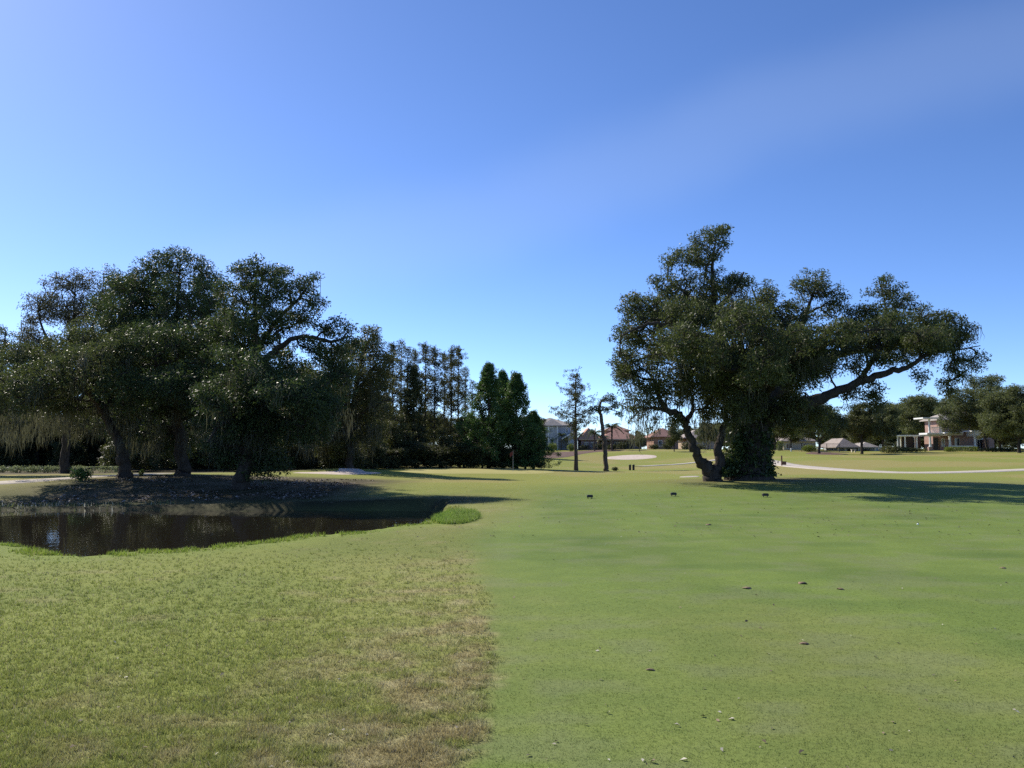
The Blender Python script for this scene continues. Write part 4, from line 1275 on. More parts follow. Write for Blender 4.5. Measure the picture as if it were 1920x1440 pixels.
# ---- trees among and behind the houses
fA = Kind(local_tree('street_tree', '', 'tree', 8, 8, 'leaf_far', 71, .28, 1.2, .6, .6, 60, .18, lobes=10), 8)
fB = Kind(local_tree('street_tree', '', 'tree', 8, 7, 'leaf_olive', 72, .22, 1.2, .6, .55, 55, .17, lobes=9), 8)
fC = Kind(local_tree('street_tree', '', 'tree', 9, 10, 'leaf_far', 73, .30, 1.15, .6, .62, 60, .18, lobes=13), 9)
fA.put(1532, 124, 742, .2, 'tree with twin dark trunks on the mulch bed beside the grey-roofed house', wide=.9)
fB.put(1612, 126, 748, 1.4, 'bushy light green tree shading the grey-roofed house', wide=1.0)
fA.put(1652, 132, 758, 2.7, 'dark dense tree between the grey-roofed house and the white porch', wide=.85)
make_tree('garden_oak', 'broad loose oak standing before the upper storey of the brick house', 133,
    [[(1852, 850, 0, .30), (1850, 835, 0, .24), (1847, 815, 0, .2), (1842, 790, 0, .16), (1840, 750, 0, .1), (1842, 715, 0, .04)], [(1846, 805, 0, .14), (1820, 788, -.5, .1), (1790, 780, -.8, .06), (1770, 785, -.8, .03)], [(1845, 795, 0, .13), (1870, 770, .5, .09), (1890, 755, .6, .04)], [(1842, 780, 0, .12), (1810, 755, .4, .08), (1790, 745, .5, .04)]],
    [(1778, 778, 22, 20), (1774, 794, 14, 13), (1768, 774, 16, 12), (1790, 795, 22, 10), (1825, 790, 30, 14), (1815, 768, 32, 26), (1858, 760, 34, 32), (1800, 745, 26, 18), (1845, 728, 30, 22), (1885, 765, 28, 30), (1772, 796, 12, 8), (1806, 797, 24, 9), (1850, 795, 24, 14), (1880, 800, 24, 18), (1825, 712, 12, 8), (1868, 712, 14, 9), (1790, 808, 10, 6)], 'leaf_far', seed=75, dens=.75, spacing=.9, crad=.75, per=60, lsize=.20, gaps=.12, twig=.014)
fC.put(1905, 118, 722, 2.2, 'wide tree whose boughs reach the lawn past the brick house', wide=.95)
fC.put(1985, 114, 712, 4.0, 'outermost wide tree past the brick house', wide=.9)
fB.put(1870, 136, 770, 5.0, 'low dusty tree screening the corner of the brick house', wide=1.3)
fA.put(1712, 165, 738, 1.9, 'dark tree close behind the white porch', wide=1.1)
fC.put(1770, 172, 745, 3.1, 'dark tree close behind the balcony column of the brick house', wide=.9)
fB.put(1480, 140, 770, .6, 'tree shading the cream house beside the great oak trunk', wide=.9)
fB.put(1455, 150, 775, 2.6, 'small tree by the fence, beside the great oak trunk', wide=.8)
fB.put(1262, 140, 795, 3.6, 'small yellowish tree with pale stems on the lawn before the terracotta house', wide=.75)
fA.put(1325, 150, 790, .9, 'dark round tree seen between the forked trunk and the vine-wrapped trunk', wide=.9)
fB.put(1197, 146, 805, 4.1, 'short grey-green tree before the end of the red tiled house', wide=.55)
fD = Kind(local_tree('skyline_tree', '', 'tree', 8, 8.5, 'leaf_far', 74, .02, 1.2, .6, .6, 60, .2, lobes=12), 8)
BACK = 'distant trees behind the houses'
for i, u in enumerate(range(1015, 2080, 44)):
    fD.put(u + rr.uniform(-12, 12), 196 + 12 * (i % 3), (818 if u < 1340 else 800) + rr.uniform(-10, 8), rr.uniform(0, 6.28), 'low distant tree closing the gaps between the houses', 'low trees between and behind the houses', 1.25)
for (u, d, vt, k) in [(1030, 215, 815, fA), (1105, 210, 803, fB), (1150, 220, 812, fA), (1235, 215, 806, fA), (1290, 205, 800, fC), (1370, 210, 790, fC), (1430, 215, 800, fA), (1500, 205, 790, fC), (1570, 210, 798, fB), (1640, 200, 770, fC), (1690, 215, 752, fA), (1745, 220, 760, fC), (1860, 210, 740, fC), (1930, 200, 735, fA), (2020, 190, 740, fC), (960, 190, 800, fA), (880, 160, 780, fA), (800, 150, 770, fC), (700, 140, 760, fC)]:
    k.put(u, d, vt, rr.uniform(0, 6.28), 'distant green tree on the skyline behind the houses', BACK, 1.2)

for i, u in enumerate(range(1560, 2080, 24)):
    kS.put(u + rr.uniform(-6, 6), 172 + 6 * (i % 2), 826 + rr.uniform(-5, 5), rr.uniform(0, 6.28), 'shrub in the dark belt behind the porch and the brick house', 'shrub belt behind the brick house', 1.3)
# ---- palms
def palm(name, label, H, seed, fr=1.9, n=26, leaf='leaf_palm'):
    rng = np.random.default_rng(seed)
    T = Tubes()
    z = np.linspace(-.3, H, 8)
    T.add(np.stack([np.cumsum(rng.normal(0, .02, 8)), np.cumsum(rng.normal(0, .02, 8)), z], -1), np.interp(z, [-.3, .4, H * .9, H], [.26, .19, .17, .22]), 9, .06, rng)
    top = np.array([0, 0, H])
    V, F, TN, m = [], [], [], 0
    for k in range(n):
        th = k * 2.39996 + rng.uniform(-.2, .2)
        up = rng.uniform(-.35, 1.25)
        dirh = np.array([math.cos(th), math.sin(th), 0])
        s = np.linspace(0, 1, 9)[:, None]
        ln = fr * rng.uniform(.85, 1.15)
        p = top + dirh * s * ln * math.cos(max(up, -.2) * .8) + np.array([0, 0, 1]) * (s * math.sin(up) * ln * .9 - s ** 2 * ln * .55)
        T.add(p, np.linspace(.022, .006, 9), 3)
        side = np.cross(dirh, [0, 0, 1])
        for j in np.linspace(.12, 1, 17):
            c = np.array([np.interp(j, s[:, 0], p[:, q]) for q in range(3)])
            for sg in (-1, 1):
                tip = c + side * sg * .42 * fr * .5 * math.sin(math.pi * (.15 + .8 * j)) + dirh * .18 * fr * .5 - np.array([0, 0, .14 * fr * .5])
                wv = dirh * .075
                V += [c - wv, c + wv, tip]
                F.append((m, m + 1, m + 2))
                TN += [rng.normal(.5, .15) + (.3 if up < -.1 else 0)] * 3
                m += 3
    root = empty(name, (0, 0, -1000), label, 'palm tree')
    obj('trunk', T.mesh('trunk', M['bark_palm'], np.zeros(3)), root)
    o = obj('fronds', np_mesh('fronds', np.array(V), np.array(F), M[leaf], False, {'tone': np.clip(TN, 0, 1)}), root)
    o['kind'] = 'stuff'
    return root
pk = Kind(palm('palm_tree', '', 4.6, 81, 2.5, 30), 6.2)
pk.put(1146, 158, 785, .3, 'feathery palm standing before the ridge of the red tiled roof')
pk.put(1114, 156, 800, 1.9, 'shorter palm between the orange tiled gable and the bent bare trunk', wide=.95)
pk.put(1130, 157, 812, 3.0, 'low bushy palm at the foot of the feathery palm by the red tiled roof', wide=1.25)
pk.put(1052, 168, 806, 4.1, 'small dark palm close to the wall of the grey two-storey house', wide=.8)

# ------------------------------------------------------------------ shrubs and hedges
def bush(name, label, c, r, leaf, seed, n=900, lsize=.12, cat='shrub', group=None, stems=6, box=False, aspect=.5, upb=.4):
    """A leafy shrub: stems and foliage; box=True clips it to a hedge block."""
    rng = np.random.default_rng(seed)
    x, y = c[0], c[1]
    base = np.array([x, y, float(gz(x, y))])
    r = np.array(r, float)
    if box:
        P = rng.uniform(-1, 1, (n, 3))
        k = rng.integers(0, 3, n)
        P[np.arange(n), k] = np.sign(P[np.arange(n), k]) * rng.uniform(.9, 1.04, n)
    else:
        P = rdir(rng, n) * (rng.uniform(0, 1, n) ** .35)[:, None]
        th = np.arctan2(P[:, 1], P[:, 0])
        P *= (1 + .18 * np.sin(th * 3 + seed) + .12 * np.sin(P[:, 2] * 7 + th * 5))[:, None]
    out = P / (np.linalg.norm(P, axis=1)[:, None] + 1e-6)
    P = P * r + np.array([0, 0, r[2]])
    gl = gz(P[:, 0] + x, P[:, 1] + y) - base[2]
    P[:, 2] += gl * (1 if box else 0)
    P = P[P[:, 2] > gl + .03]
    out = out[:len(P)]
    T = Tubes()
    for k in range(stems):
        e = P[rng.integers(0, len(P))] * [.8, .8, .9]
        b0 = np.array([e[0] * (.8 if box else .25), e[1] * .25, 0])
        b0[2] = float(gz(b0[0] + x, b0[1] + y)) - base[2] - .08
        T.add(np.stack([b0, (b0 + e) / 2 + rng.normal(0, .03, 3), e]), np.array([.03, .02, .008]), 5)
    root = empty(name, base, label, cat, group)
    obj('stems', T.mesh('stems', M['bark_oak'], np.zeros(3)), root)['kind'] = 'stuff'
    v, f, t = leaf_quads(P, lsize, rng, rng.normal(.5, .25, len(P)), aspect, .0, out, upb)
    o = obj('foliage', np_mesh('foliage', v, f, M[leaf], False, {'tone': t}), root)
    o['kind'] = 'stuff'
    return root
# flower bed along the left cart path
for i, u in enumerate([8, 40, 70, 96, 122]):
    bush('flower_shrub', 'low pale shrub in the bed along the lawn behind the pond path', pw(u, 63), (.75, .5, .26), 'leaf_pale', 100 + i, 700, .10, group='pale shrubs bordering the lawn behind the pond')
bush('clipped_hedge', 'low clipped hedge with pale top beside the leaning oak trunk', pw(190, 61), (1.35, .35, .22), 'leaf_pale', 110, 1300, .10, cat='hedge', box=True)
bush('flower_shrub', 'rounded pale flowering shrub at the end of the low clipped hedge', pw(152, 60), (.6, .5, .28), 'leaf_pale', 111, 700, .10)
bush('spiky_shrub', 'spiky dark green shrub on the pond bank beside the cart path', pw(160, 42), (.48, .48, .30), 'leaf_holly', 112, 420, .24, aspect=.16, upb=0)
bush('sapling', 'small bright green sapling right beside the leaning oak trunk', pw(248, 45.5), (.16, .16, .2), 'leaf_hedge', 113, 120, .09, stems=3)
bush('sapling', 'small bright green sapling growing from the leaf litter under the round oak', pw(271, 46.5), (.15, .15, .18), 'leaf_hedge', 114, 110, .09, stems=3)
# shrubs among the houses
bush('hedge', 'long clipped yellow-green hedge before the brick house porch', (pw(1797, 134)[0], 134), (2.4, .5, .36), 'leaf_hedge', 120, 2600, .13, cat='hedge', box=True)
bush('round_shrub', 'bright yellow-green round shrub ending the hedge of the brick house', pw(1774, 133), (.6, .5, .38), 'leaf_hedge', 121, 700, .12)
bush('hedge', 'bright yellow-green shrub hedge behind the black fence', pw(1514, 133), (1.25, .7, .55), 'leaf_hedge', 122, 1500, .15, cat='hedge')
bush('round_shrub', 'light green shrub behind the fence beside the great oak trunk', pw(1460, 136), (.7, .6, .8), 'leaf_hedge', 123, 900, .14)
bush('round_shrub', 'light green garden shrub against the grey two-storey house', pw(1036, 160), (1.0, .8, .8), 'leaf_hedge', 124, 1200, .16)
bush('round_shrub', 'light green garden shrub under the white sloping roof edge', pw(1070, 158), (.7, .6, .75), 'leaf_hedge', 125, 900, .16)
bush('garden_shrub', 'dark clipped shrub before the carport of the red tiled house', pw(1146, 160), (1.0, .7, .55), 'leaf_under', 126, 1200, .16)
bush('garden_shrub', 'shrub mass beneath the dense tree between grey-roofed house and porch', pw(1668, 129), (2.0, 1.0, .55), 'leaf_olive', 127, 1800, .16)
bush('garden_shrub', 'low shrubs at the foot of the white porch', pw(1702, 132), (2.4, .8, .36), 'leaf_under', 128, 1900, .15)
bush('garden_shrub', 'wide low shrub bed beside the steps of the brick house', pw(1872, 131), (3.6, .9, .30), 'leaf_under', 129, 2600, .15)
bush('dark_shrub', 'little dark shrub on the lawn beside the two bins', pw(1152, 88), (.32, .3, .2), 'leaf_under', 130, 420, .10)
for i, (u, d) in enumerate([(1095, 166), (1120, 165), (1165, 164), (1225, 163), (1250, 162), (1285, 160), (1310, 160)]):
    bush('garden_shrub', 'dark garden shrub by the fence of the tiled-roof houses', pw(u, d), (1.1, .7, .5 + .12 * (i % 3)), 'leaf_under', 140 + i, 900, .17, group='dark shrubs by the house fences')

# ------------------------------------------------------------------ houses (parts given where they stand, relative to the house base)
class House:
    def __init__(s, name, label, u, d, cat='house'):
        b = base_at(u, d)
        s.b, s.d = b, d
        s.root = empty(name, b, label, cat)
    def Z(s, v, do=0): return float(at(960, v, s.d + do)[2] - s.b[2])
    def X(s, u, do=0): return float(at(u, 850, s.d + do)[0] - s.b[0])
    def box(s, name, mat, u0, u1, v1, v0, do=0, dep=.3, z0=None, parent=None):
        """Front face spans pixels u0..u1, v1 (top)..v0 (bottom) at d+do and the box goes dep metres back."""
        m = MB().box(s.X(u0, do), s.X(u1, do), do, do + dep, s.Z(v0, do) if z0 is None else z0, s.Z(v1, do))
        return m.build(name, M[mat], parent or s.root)
    def hip(s, name, mat, u0, u1, ve, vr, do=0, dep=8, ridge=None):
        m = MB().hip(s.X(u0, do), s.X(u1, do), do, do + dep, s.Z(ve, do), s.Z(vr, do + dep / 2), ridge)
        return m.build(name, M[mat], s.root)
    def window(s, u0, u1, v1, v0, do, fr='white'):
        x0, x1, z0, z1 = s.X(u0, do), s.X(u1, do), s.Z(v0, do), s.Z(v1, do)
        w_ = MB()
        t = .09
        w_.box(x0, x1, do - .10, do - .004, z0, z0 + t).box(x0, x1, do - .10, do - .004, z1 - t, z1)
        w_.box(x0, x0 + t, do - .10, do - .004, z0 + t, z1 - t).box(x1 - t, x1, do - .10, do - .004, z0 + t, z1 - t)
        xm = (x0 + x1) / 2
        w_.box(xm - .03, xm + .03, do - .09, do - .004, z0 + t, z1 - t)
        o = w_.build('window', M[fr], s.root)
        MB().box(x0 + t, x1 - t, do - .04, do - .006, z0 + t, z1 - t).build('pane', M['glass'], o)
        return o
    def column(s, u, v1, v0, do, r=.13, mat='white', square=False):
        x, z0, z1 = s.X(u, do), s.Z(v0, do), s.Z(v1, do)
        h = z1 - z0
        m = MB().lathe(x, do, [(r * 1.5, z0), (r * 1.5, z0 + .12), (r * 1.1, z0 + .2), (r * 1.05, z0 + h * .4), (r * .9, z1 - .22), (r * 1.25, z1 - .14), (r * 1.4, z1)], 12)
        return m.build('column', M[mat], s.root, smooth=False)

# grey two-storey house
h = House('grey_house', 'grey two-storey house with a hip roof beside the dark wood', 1036, 172)
h.box('wall', 'greywall', 990, 1077, 797, 846, 0, 9, z0=-1)
h.hip('roof', 'tile_grey', 984, 1083, 797, 783, -.8, 10.6)
h.hip('roof', 'tile_grey', 1016, 1056, 797.5, 786, -2.2, 9)
h.box('wall', 'greywall', 1022, 1048, 797.8, 846, -1.4, 1.38, z0=-1)
h.window(1031, 1037, 801, 812, -1.4)
h.window(1060, 1066, 802, 812, 0)
h.window(1031, 1038, 822, 838, -1.4)
h.box('column', 'white', 1027.5, 1029.5, 799, 846, -1.9, .25, z0=-1)
h.box('column', 'white', 1044.5, 1046, 799, 846, -1.9, .25, z0=-1)
h2 = MB()                                                             # sloping wing roof with a pale edge
xa0, xa1 = h.X(1053, -4), h.X(1084, -4)
za, zb = h.Z(822, -4), h.Z(805, -4)
h2.add([(xa0, -4, za), (xa1, -4, zb), (xa1, 0, zb), (xa0, 0, za), (xa0, -4, za - .25), (xa1, -4, zb - .25), (xa1, 0, zb - .25), (xa0, 0, za - .25)],
       [(0, 1, 2, 3), (7, 6, 5, 4), (0, 4, 5, 1), (1, 5, 6, 2), (2, 6, 7, 3), (3, 7, 4, 0)])
h2.build('wing_roof', M['white'], h.root)
h.box('wing_wall', 'greywall', 1066, 1083, 815, 846, -3.6, 3.5, z0=-1)

# orange and red tiled houses
h = House('orange_tiled_house', 'single-storey house with an orange tiled gable between palms', 1104, 168)
h.box('wall', 'purplewall', 1090, 1119, 823, 846, 0, 9, z0=-1)
g = MB()                                                              # front gable sloping down to the left
h.hip('roof', 'tile_orange', 1086, 1126, 823.5, 803, -.8, 10.6)
h.box('fascia', 'fascia', 1086.2, 1125.8, 823.4, 825, -.92, .1)
h.window(1096, 1103, 829, 838, 0)
h.window(1108, 1114, 829, 838, 0)
h.box('chimney', 'fascia', 1115.6, 1117.4, 803, 822, .8, .6)
h = House('red_tiled_house', 'long single-storey house with a red tiled roof and an open carport', 1168, 168)
h.box('wall', 'purplewall', 1128, 1202, 823, 846, 2.6, 9, z0=-1)
h.hip('roof', 'tile_red', 1122, 1206, 823, 804, -.8, 14, 4.5)
h.box('fascia', 'fascia', 1122.2, 1205.8, 823.1, 825.4, -.92, .1)
h.hip('upper_roof', 'tile_red', 1132, 1184, 807, 797, 4, 8)
h.box('upper_wall', 'tanwall', 1136, 1180, 807, 822, 4.6, 6.6)
for u in (1148, 1168, 1189): h.box('carport_post', 'purplewall', u, u + 2.2, 825.6, 846, -.3, .35, z0=-1)
h.box('carport_door', 'darkgrey', 1170, 1186, 828, 844, 2.5, .08)
h.window(1152, 1162, 828, 838, 2.6)
h = House('terracotta_house', 'terracotta house partly hidden by the moss of the forked oak', 1246, 172)
h.box('wall', 'pinkwall', 1226, 1272, 818, 846, 0, 9, z0=-1)
h.hip('roof', 'tile_red', 1220, 1278, 818.5, 803, -.8, 10.6)
h.window(1234, 1242, 826, 837, 0)
h.window(1250, 1258, 826, 837, 0)
h = House('tan_house', 'tan house seen between the forked trunk and the vine-wrapped trunk', 1312, 175)
h.box('wall', 'tanwall', 1288, 1340, 820, 846, 0, 9, z0=-1)
h.hip('roof', 'tile_brown', 1282, 1346, 820.5, 806, -.8, 10.6)
h.window(1296, 1304, 826, 837, 0)
h.window(1318, 1326, 826, 837, 0)
# cream house and the brick-red one right of the big oak
h = House('brick_red_house', 'brick-red house with a white-capped wall beside the great oak trunk', 1440, 158)
h.box('wall', 'pinkwall', 1420, 1453, 821, 848, 0, 8, z0=-1)
h.box('parapet', 'white', 1419, 1454, 818, 821, -.15, 8.3)
h.window(1440, 1448, 827, 838, 0, 'cream')
h = House('cream_house', 'cream stuccoed house with tan roofs behind the black fence', 1494, 155)
h.box('wall', 'cream', 1470, 1530, 826, 850, 0, 9, z0=-1)
h.hip('roof', 'tile_brown', 1464, 1536, 826.5, 812, -.7, 10.4)
h.box('tower', 'cream', 1486, 1498, 812, 825, -.3, 3)
h.hip('tower_roof', 'tile_brown', 1484, 1500, 812.3, 806, -.5, 3.4)
h.window(1489, 1492, 815, 824, -.3)
h.window(1493, 1496, 815, 824, -.3)
h.window(1506, 1514, 831, 842, 0)
h.window(1474, 1482, 831, 842, 0)
h = House('grey_roofed_house', 'low house with a pale grey-brown hip roof and dark open porch', 1600, 140)
h.box('wall', 'greywall', 1574, 1656, 838, 853, 2.2, 7, z0=-.5)
h.hip('roof', 'tile_brown', 1568, 1614, 838, 822, -.6, 9)
h.hip('roof', 'tile_grey', 1612.5, 1650, 838, 829, .2, 6)
for u in (1572, 1584.5, 1609, 1640): h.box('porch_pillar', 'cream', u, u + 3, 839.8, 853, .2, .3, z0=-.5)
h.window(1590, 1604, 842, 850, 2.2, 'darkgrey')
h.window(1618, 1630, 842, 849, 2.2, 'darkgrey')
# white porch/pergola
h = House('garden_porch', 'white flat-roofed garden porch on thin posts beside the brick house', 1700, 146, 'porch')
h.box('roof', 'white', 1675, 1727, 815.5, 818, 0, 4)
for u in (1684, 1698, 1720): h.column(u, 818, 846, .3, .12)
for u in (1690, 1716): h.column(u, 818, 846, 3.6, .12)
h.box('back_wall', 'darkgrey', 1688, 1727, 818.2, 846, 3.8, .15, z0=-.4)
# brick house
h = House('brick_house', 'brick house with white columns, a railed balcony and a small white portico', 1795, 142)
h.box('wall', 'brick', 1763, 1862, 787, 848, 2.6, 5, z0=-.6)
h.hip('roof', 'tile_grey', 1759, 1866, 786.5, 772, 2.0, 6.2)
h.box('floor_slab', 'brick', 1738, 1832, 845.5, 850, -.7, 3.2, z0=-.6)
h.box('balcony_slab', 'white', 1740, 1769.5, 811.4, 814.6, -.3, 2.88)
h.box('balcony_beam', 'cream', 1742, 1769, 814.8, 817.5, -.1, 2.6)
h.box('porch_roof', 'white', 1776, 1808, 810.5, 812.5, -.3, 2.88)
h.box('porch_beam', 'cream', 1778, 1807.5, 812.7, 816, -.1, 2.6)
for u in (1745, 1782, 1829):
    h.box('brick_pier', 'brick', u - 3, u + 3, 838, 848, -.3, .5, z0=-.3)
    h.column(u, 817.5 if u < 1800 else 812, 838, -.05, .17)
h.column(1744.5, 785, 811.4, 0, .16)
h.box('eave', 'white', 1733, 1762, 782.5, 785, -.8, 3.3)
rail = MB()
h.box('handrail', 'white', 1748, 1768, 800.5, 801.6, -.1, .1)
for i in range(9):
    u = 1749 + i * 2.3
    h.box('baluster', 'white', u, u + .9, 801.7, 811.3, -.08, .06)
h.box('wall', 'brick', 1750, 1762.8, 818, 848, 2.75, 3, z0=-.6)
h.box('door', 'darkgrey', 1751, 1760, 821, 843, 2.6, .12)
h.window(1766, 1772, 822, 838, 2.6)
h.window(1790, 1800, 821, 836, 2.6, 'cream')
h.box('portico', 'white', 1830, 1845, 809.5, 818, -.2, 2.78)
h.box('portico_cornice', 'white', 1823.5, 1843, 807, 809.3, -.5, 2.9)
dr = h.box('glass_door', 'white', 1833, 1843.5, 819, 843, 2.4, .17)
for (a, b_) in ((1834.2, 1837.6), (1838.8, 1842.4)): h.box('pane', 'glass', a, b_, 821, 841, 2.33, .05, parent=dr)
h.box('brick_wing', 'brick', 1855, 1865, 824, 846, .4, 2.0, z0=-.4)
h.box('steps', 'brick', 1829, 1850, 844, 850, -1.4, 1.8, z0=-.5)
h.box('low_wall', 'white', 1783, 1825, 835.5, 838, -.5, .15)

# ------------------------------------------------------------------ fences
def fence(label, pts, hgt=1.25):
    b = np.array([pts[0][0], pts[0][1], float(gz(*pts[0]))])
    root = empty('iron_fence', b, label, 'fence')
    pk_ = MB()
    for (p, q) in zip(pts[:-1], pts[1:]):
        p, q = np.array(p), np.array(q)
        L = np.linalg.norm(q - p)
        n = int(L / 2.2) + 1
        for k in range(n + 1):
            c = p + (q - p) * k / n
            z = float(gz(*c)) - b[2]
            MB().box(c[0] - b[0] - .04, c[0] - b[0] + .04, c[1] - b[1] - .04, c[1] - b[1] + .04, z - .2, z + hgt + .08).build('post', M['darkgrey'], root)
            if k < n:
                e = p + (q - p) * (k + 1) / n
                ze = float(gz(*e)) - b[2]
                for hh in (.15, hgt):
                    a_, b2 = c - b[:2], e - b[:2]
                    m = MB()
                    m.add([(a_[0], a_[1] - .02, z + hh), (b2[0], b2[1] - .02, ze + hh), (b2[0], b2[1] + .02, ze + hh), (a_[0], a_[1] + .02, z + hh),
                           (a_[0], a_[1] - .02, z + hh + .04), (b2[0], b2[1] - .02, ze + hh + .04), (b2[0], b2[1] + .02, ze + hh + .04), (a_[0], a_[1] + .02, z + hh + .04)],
                          [(0, 3, 2, 1), (4, 5, 6, 7), (0, 1, 5, 4), (1, 2, 6, 5), (2, 3, 7, 6), (3, 0, 4, 7)])
                    m.build('rail', M['darkgrey'], root)
                for j in range(1, 15):
                    w_ = a_ + (b2 - a_) * j / 15
                    zz = z + (ze - z) * j / 15
                    pk_.box(w_[0] - .010, w_[0] + .010, w_[1] - .010, w_[1] + .010, zz + .05, zz + hgt + .1)
    pk_.build('pickets', M['darkgrey'], root)['kind'] = 'stuff'
fence('black iron picket fence between the great oak trunk and the grey-roofed house', [pw(1436, 134), pw(1500, 135), pw(1570, 135.5)])
fence('black iron picket fence along the gardens of the tiled-roof houses', [pw(1012, 160), pw(1085, 164), pw(1150, 165), pw(1225, 165), pw(1340, 163)], 1.3)

# ------------------------------------------------------------------ small things on the course
def bins(u, label):
    b = base_at(u, 90)
    r = empty('litter_bin', b, label, 'bin', 'pair of dark bins on the lawn')
    MB().lathe(0, 0, [(.115, -.02), (.12, .05), (.125, .48), (.13, .50)], 16).build('body', M['black'], r)
    MB().lathe(0, 0, [(.14, .505), (.14, .55), (.10, .585), (.05, .60)], 16).build('lid', M['black'], r)
bins(1179.5, 'dark round bin, one of a pair on the lawn past the lone cypress')
bins(1186, 'dark round bin, one of a pair on the lawn past the lone cypress')
def flag():
    b = base_at(962, 70)
    b[2] += .03
    r = empty('flagstick', b, 'flagstick with a small red flag standing in the putting green', 'flag')
    MB().cyl(0, 0, -.1, 1.75, .012, .009, 8).build('pole', M['greywall'], r)
    fm = plain('red_flag_cloth', (.13, .025, .025), .8, .15, 6)
    n = 8
    m = MB()
    vs_ = []
    for i in range(n + 1):
        t = i / n
        yy = .05 * math.sin(t * 5)
        vs_ += [(-.02 - t * .24, yy * .8, 1.36 + .03 * t - .20 * t), (-.02 - t * .24, yy, 1.70 - .22 * t)]
    m.add(vs_, [(2 * i, 2 * i + 1, 2 * i + 3, 2 * i + 2) for i in range(n)])
    o = m.build('flag_cloth', fm, r)
    sm = o.modifiers.new('thick', 'SOLIDIFY')
    sm.thickness = .006
flag()
def tee_marker(u, v, label):
    q = on_plane(u, v, float(gz(*on_plane(u, v))))
    b = (q[0], q[1], float(gz(*q)))
    r = empty('tee_marker', b, label, 'tee marker')
    m = MB()
    w_, dp, h0, h1_ = .105, .07, .045, .135
    c = .02
    # chamfered block on two short feet
    m.add([(-w_, -dp, h0), (w_, -dp, h0), (w_, dp, h0), (-w_, dp, h0), (-w_, -dp, h1_ - c), (w_, -dp, h1_ - c), (w_, dp, h1_ - c), (-w_, dp, h1_ - c),
           (-w_ + c, -dp + c, h1_), (w_ - c, -dp + c, h1_), (w_ - c, dp - c, h1_), (-w_ + c, dp - c, h1_)],
          [(0, 3, 2, 1), (0, 1, 5, 4), (1, 2, 6, 5), (2, 3, 7, 6), (3, 0, 4, 7), (4, 5, 9, 8), (5, 6, 10, 9), (6, 7, 11, 10), (7, 4, 8, 11), (8, 9, 10, 11)])
    m.build('block', M['black'], r)
    for s in (-1, 1): MB().cyl(s * .07, 0, -.04, h0, .016, .014, 8).build('foot', M['darkgrey'], r)
tee_marker(1106, 935, 'small black tee marker on open sunny turf')
tee_marker(1263, 929, 'small black tee marker on the turf before the forked oak')
tee_marker(1435, 931, 'small black tee marker nearest the edge of the great oak shadow')
def ball():
    q = on_plane(1721, 986)
    z = float(gz(*q))
    m = MB()
    r_ = .0214
    prof = [(r_ * math.sin(math.pi * i / 12) + 1e-4, .022 + r_ - r_ * math.cos(math.pi * i / 12)) for i in range(13)]
    m.lathe(0, 0, prof, 20)
    gm, t, b, o = new_mat('ball_white')
    b.inputs['Base Color'].default_value = (.82, .82, .80, 1)
    b.inputs['Roughness'].default_value = .3
    vor = N(t, 'ShaderNodeTexVoronoi')
    vor.inputs['Scale'].default_value = 300
    t.links.new(N(t, 'ShaderNodeTexCoord').outputs['Object'], vor.inputs['Vector'])
    bump(t, b, vor.outputs['Distance'], .4, .002)
    ob = m.build('golf_ball', gm, None, (q[0], q[1], z - .012), True)
    tag(ob, 'white golf ball lying on the open fairway', 'golf ball')
ball()
def washer():
    b = base_at(1462, 78)
    r = empty('ball_washer', b, 'brown post with a hanging box beside the pale cart path', 'post')
    wm = plain('brown_paint', (.10, .045, .025), .6, .2, 9)
    MB().box(-.05, .05, -.05, .05, -.2, .95).build('post', wm, r)
    MB().box(.09, .37, -.13, .13, .10, .38).build('box', wm, r)
    MB().box(.07, .39, -.15, .15, .382, .42).build('lid', M['darkgrey'], r)
    MB().box(.05, .09, -.02, .02, .2, .3).build('bracket', M['darkgrey'], r)
washer()
def stake(u, d, label):
    b = base_at(u, d)
    r = empty('white_post', b, label, 'post')
    MB().cyl(0, 0, -.2, .42, .10, .10, 10).build('shaft', M['white'], r)
    MB().lathe(0, 0, [(.12, .421), (.12, .46), (.04, .52)], 10).build('cap', M['white'], r)
stake(1480, 131, 'short white post before the black fence')
def bench(u, d):
    b = base_at(u, d)
    r = empty('stone_bench', b, 'pale stone bench on the lawn before the grey-roofed house', 'bench')
    MB().box(-.35, .35, -.2, .2, .36, .45).build('seat', M['cream'], r)
    for s in (-1, 1): MB().box(s * .25 - .06, s * .25 + .06, -.16, .16, -.1, .359).build('leg', M['cream'], r)
bench(1596, 134)
# fallen twigs on the near bank
def twig(u, v, label, seed, size, rz):
    rng = np.random.default_rng(seed)
    q = on_plane(u, v, -.1)
    z = float(gz(*q))
    T = Tubes()
    main = np.array([[0, 0, -.05], [.12, .03, .09], [.3, .05, .14], [.5, .02, .19], [.72, .06, .20]]) * size
    T.add(catmull(main, 3), np.linspace(.014, .003, 13) * size, 5)
    for k in range(9):
        o = main[rng.integers(1, 5)] + rng.normal(0, .01, 3)
        e = o + np.array([rng.uniform(-.1, .25), rng.uniform(-.18, .18), rng.uniform(-.02, .2)]) * size
        T.add(np.stack([o, (o + e) / 2 + rng.normal(0, .02, 3), e]), np.array([.007, .005, .002]) * size, 4)
    ob = obj('fallen_branch', T.mesh('fallen_branch', M['bark_cypress'], np.zeros(3)), None, (q[0], q[1], z))
    ob.rotation_euler = (0, 0, rz)
    tag(ob, label, 'branch')
twig(563, 1001, 'bare grey fallen twig poking over the near lip of the pond', 201, .9, .4)
twig(722, 984, 'bare branching twig at the pond edge near the grassy corner', 202, 1.0, .1)
twig(748, 980, 'second small bare twig at the pond edge, closest to the grassy corner', 203, .7, 2.0)
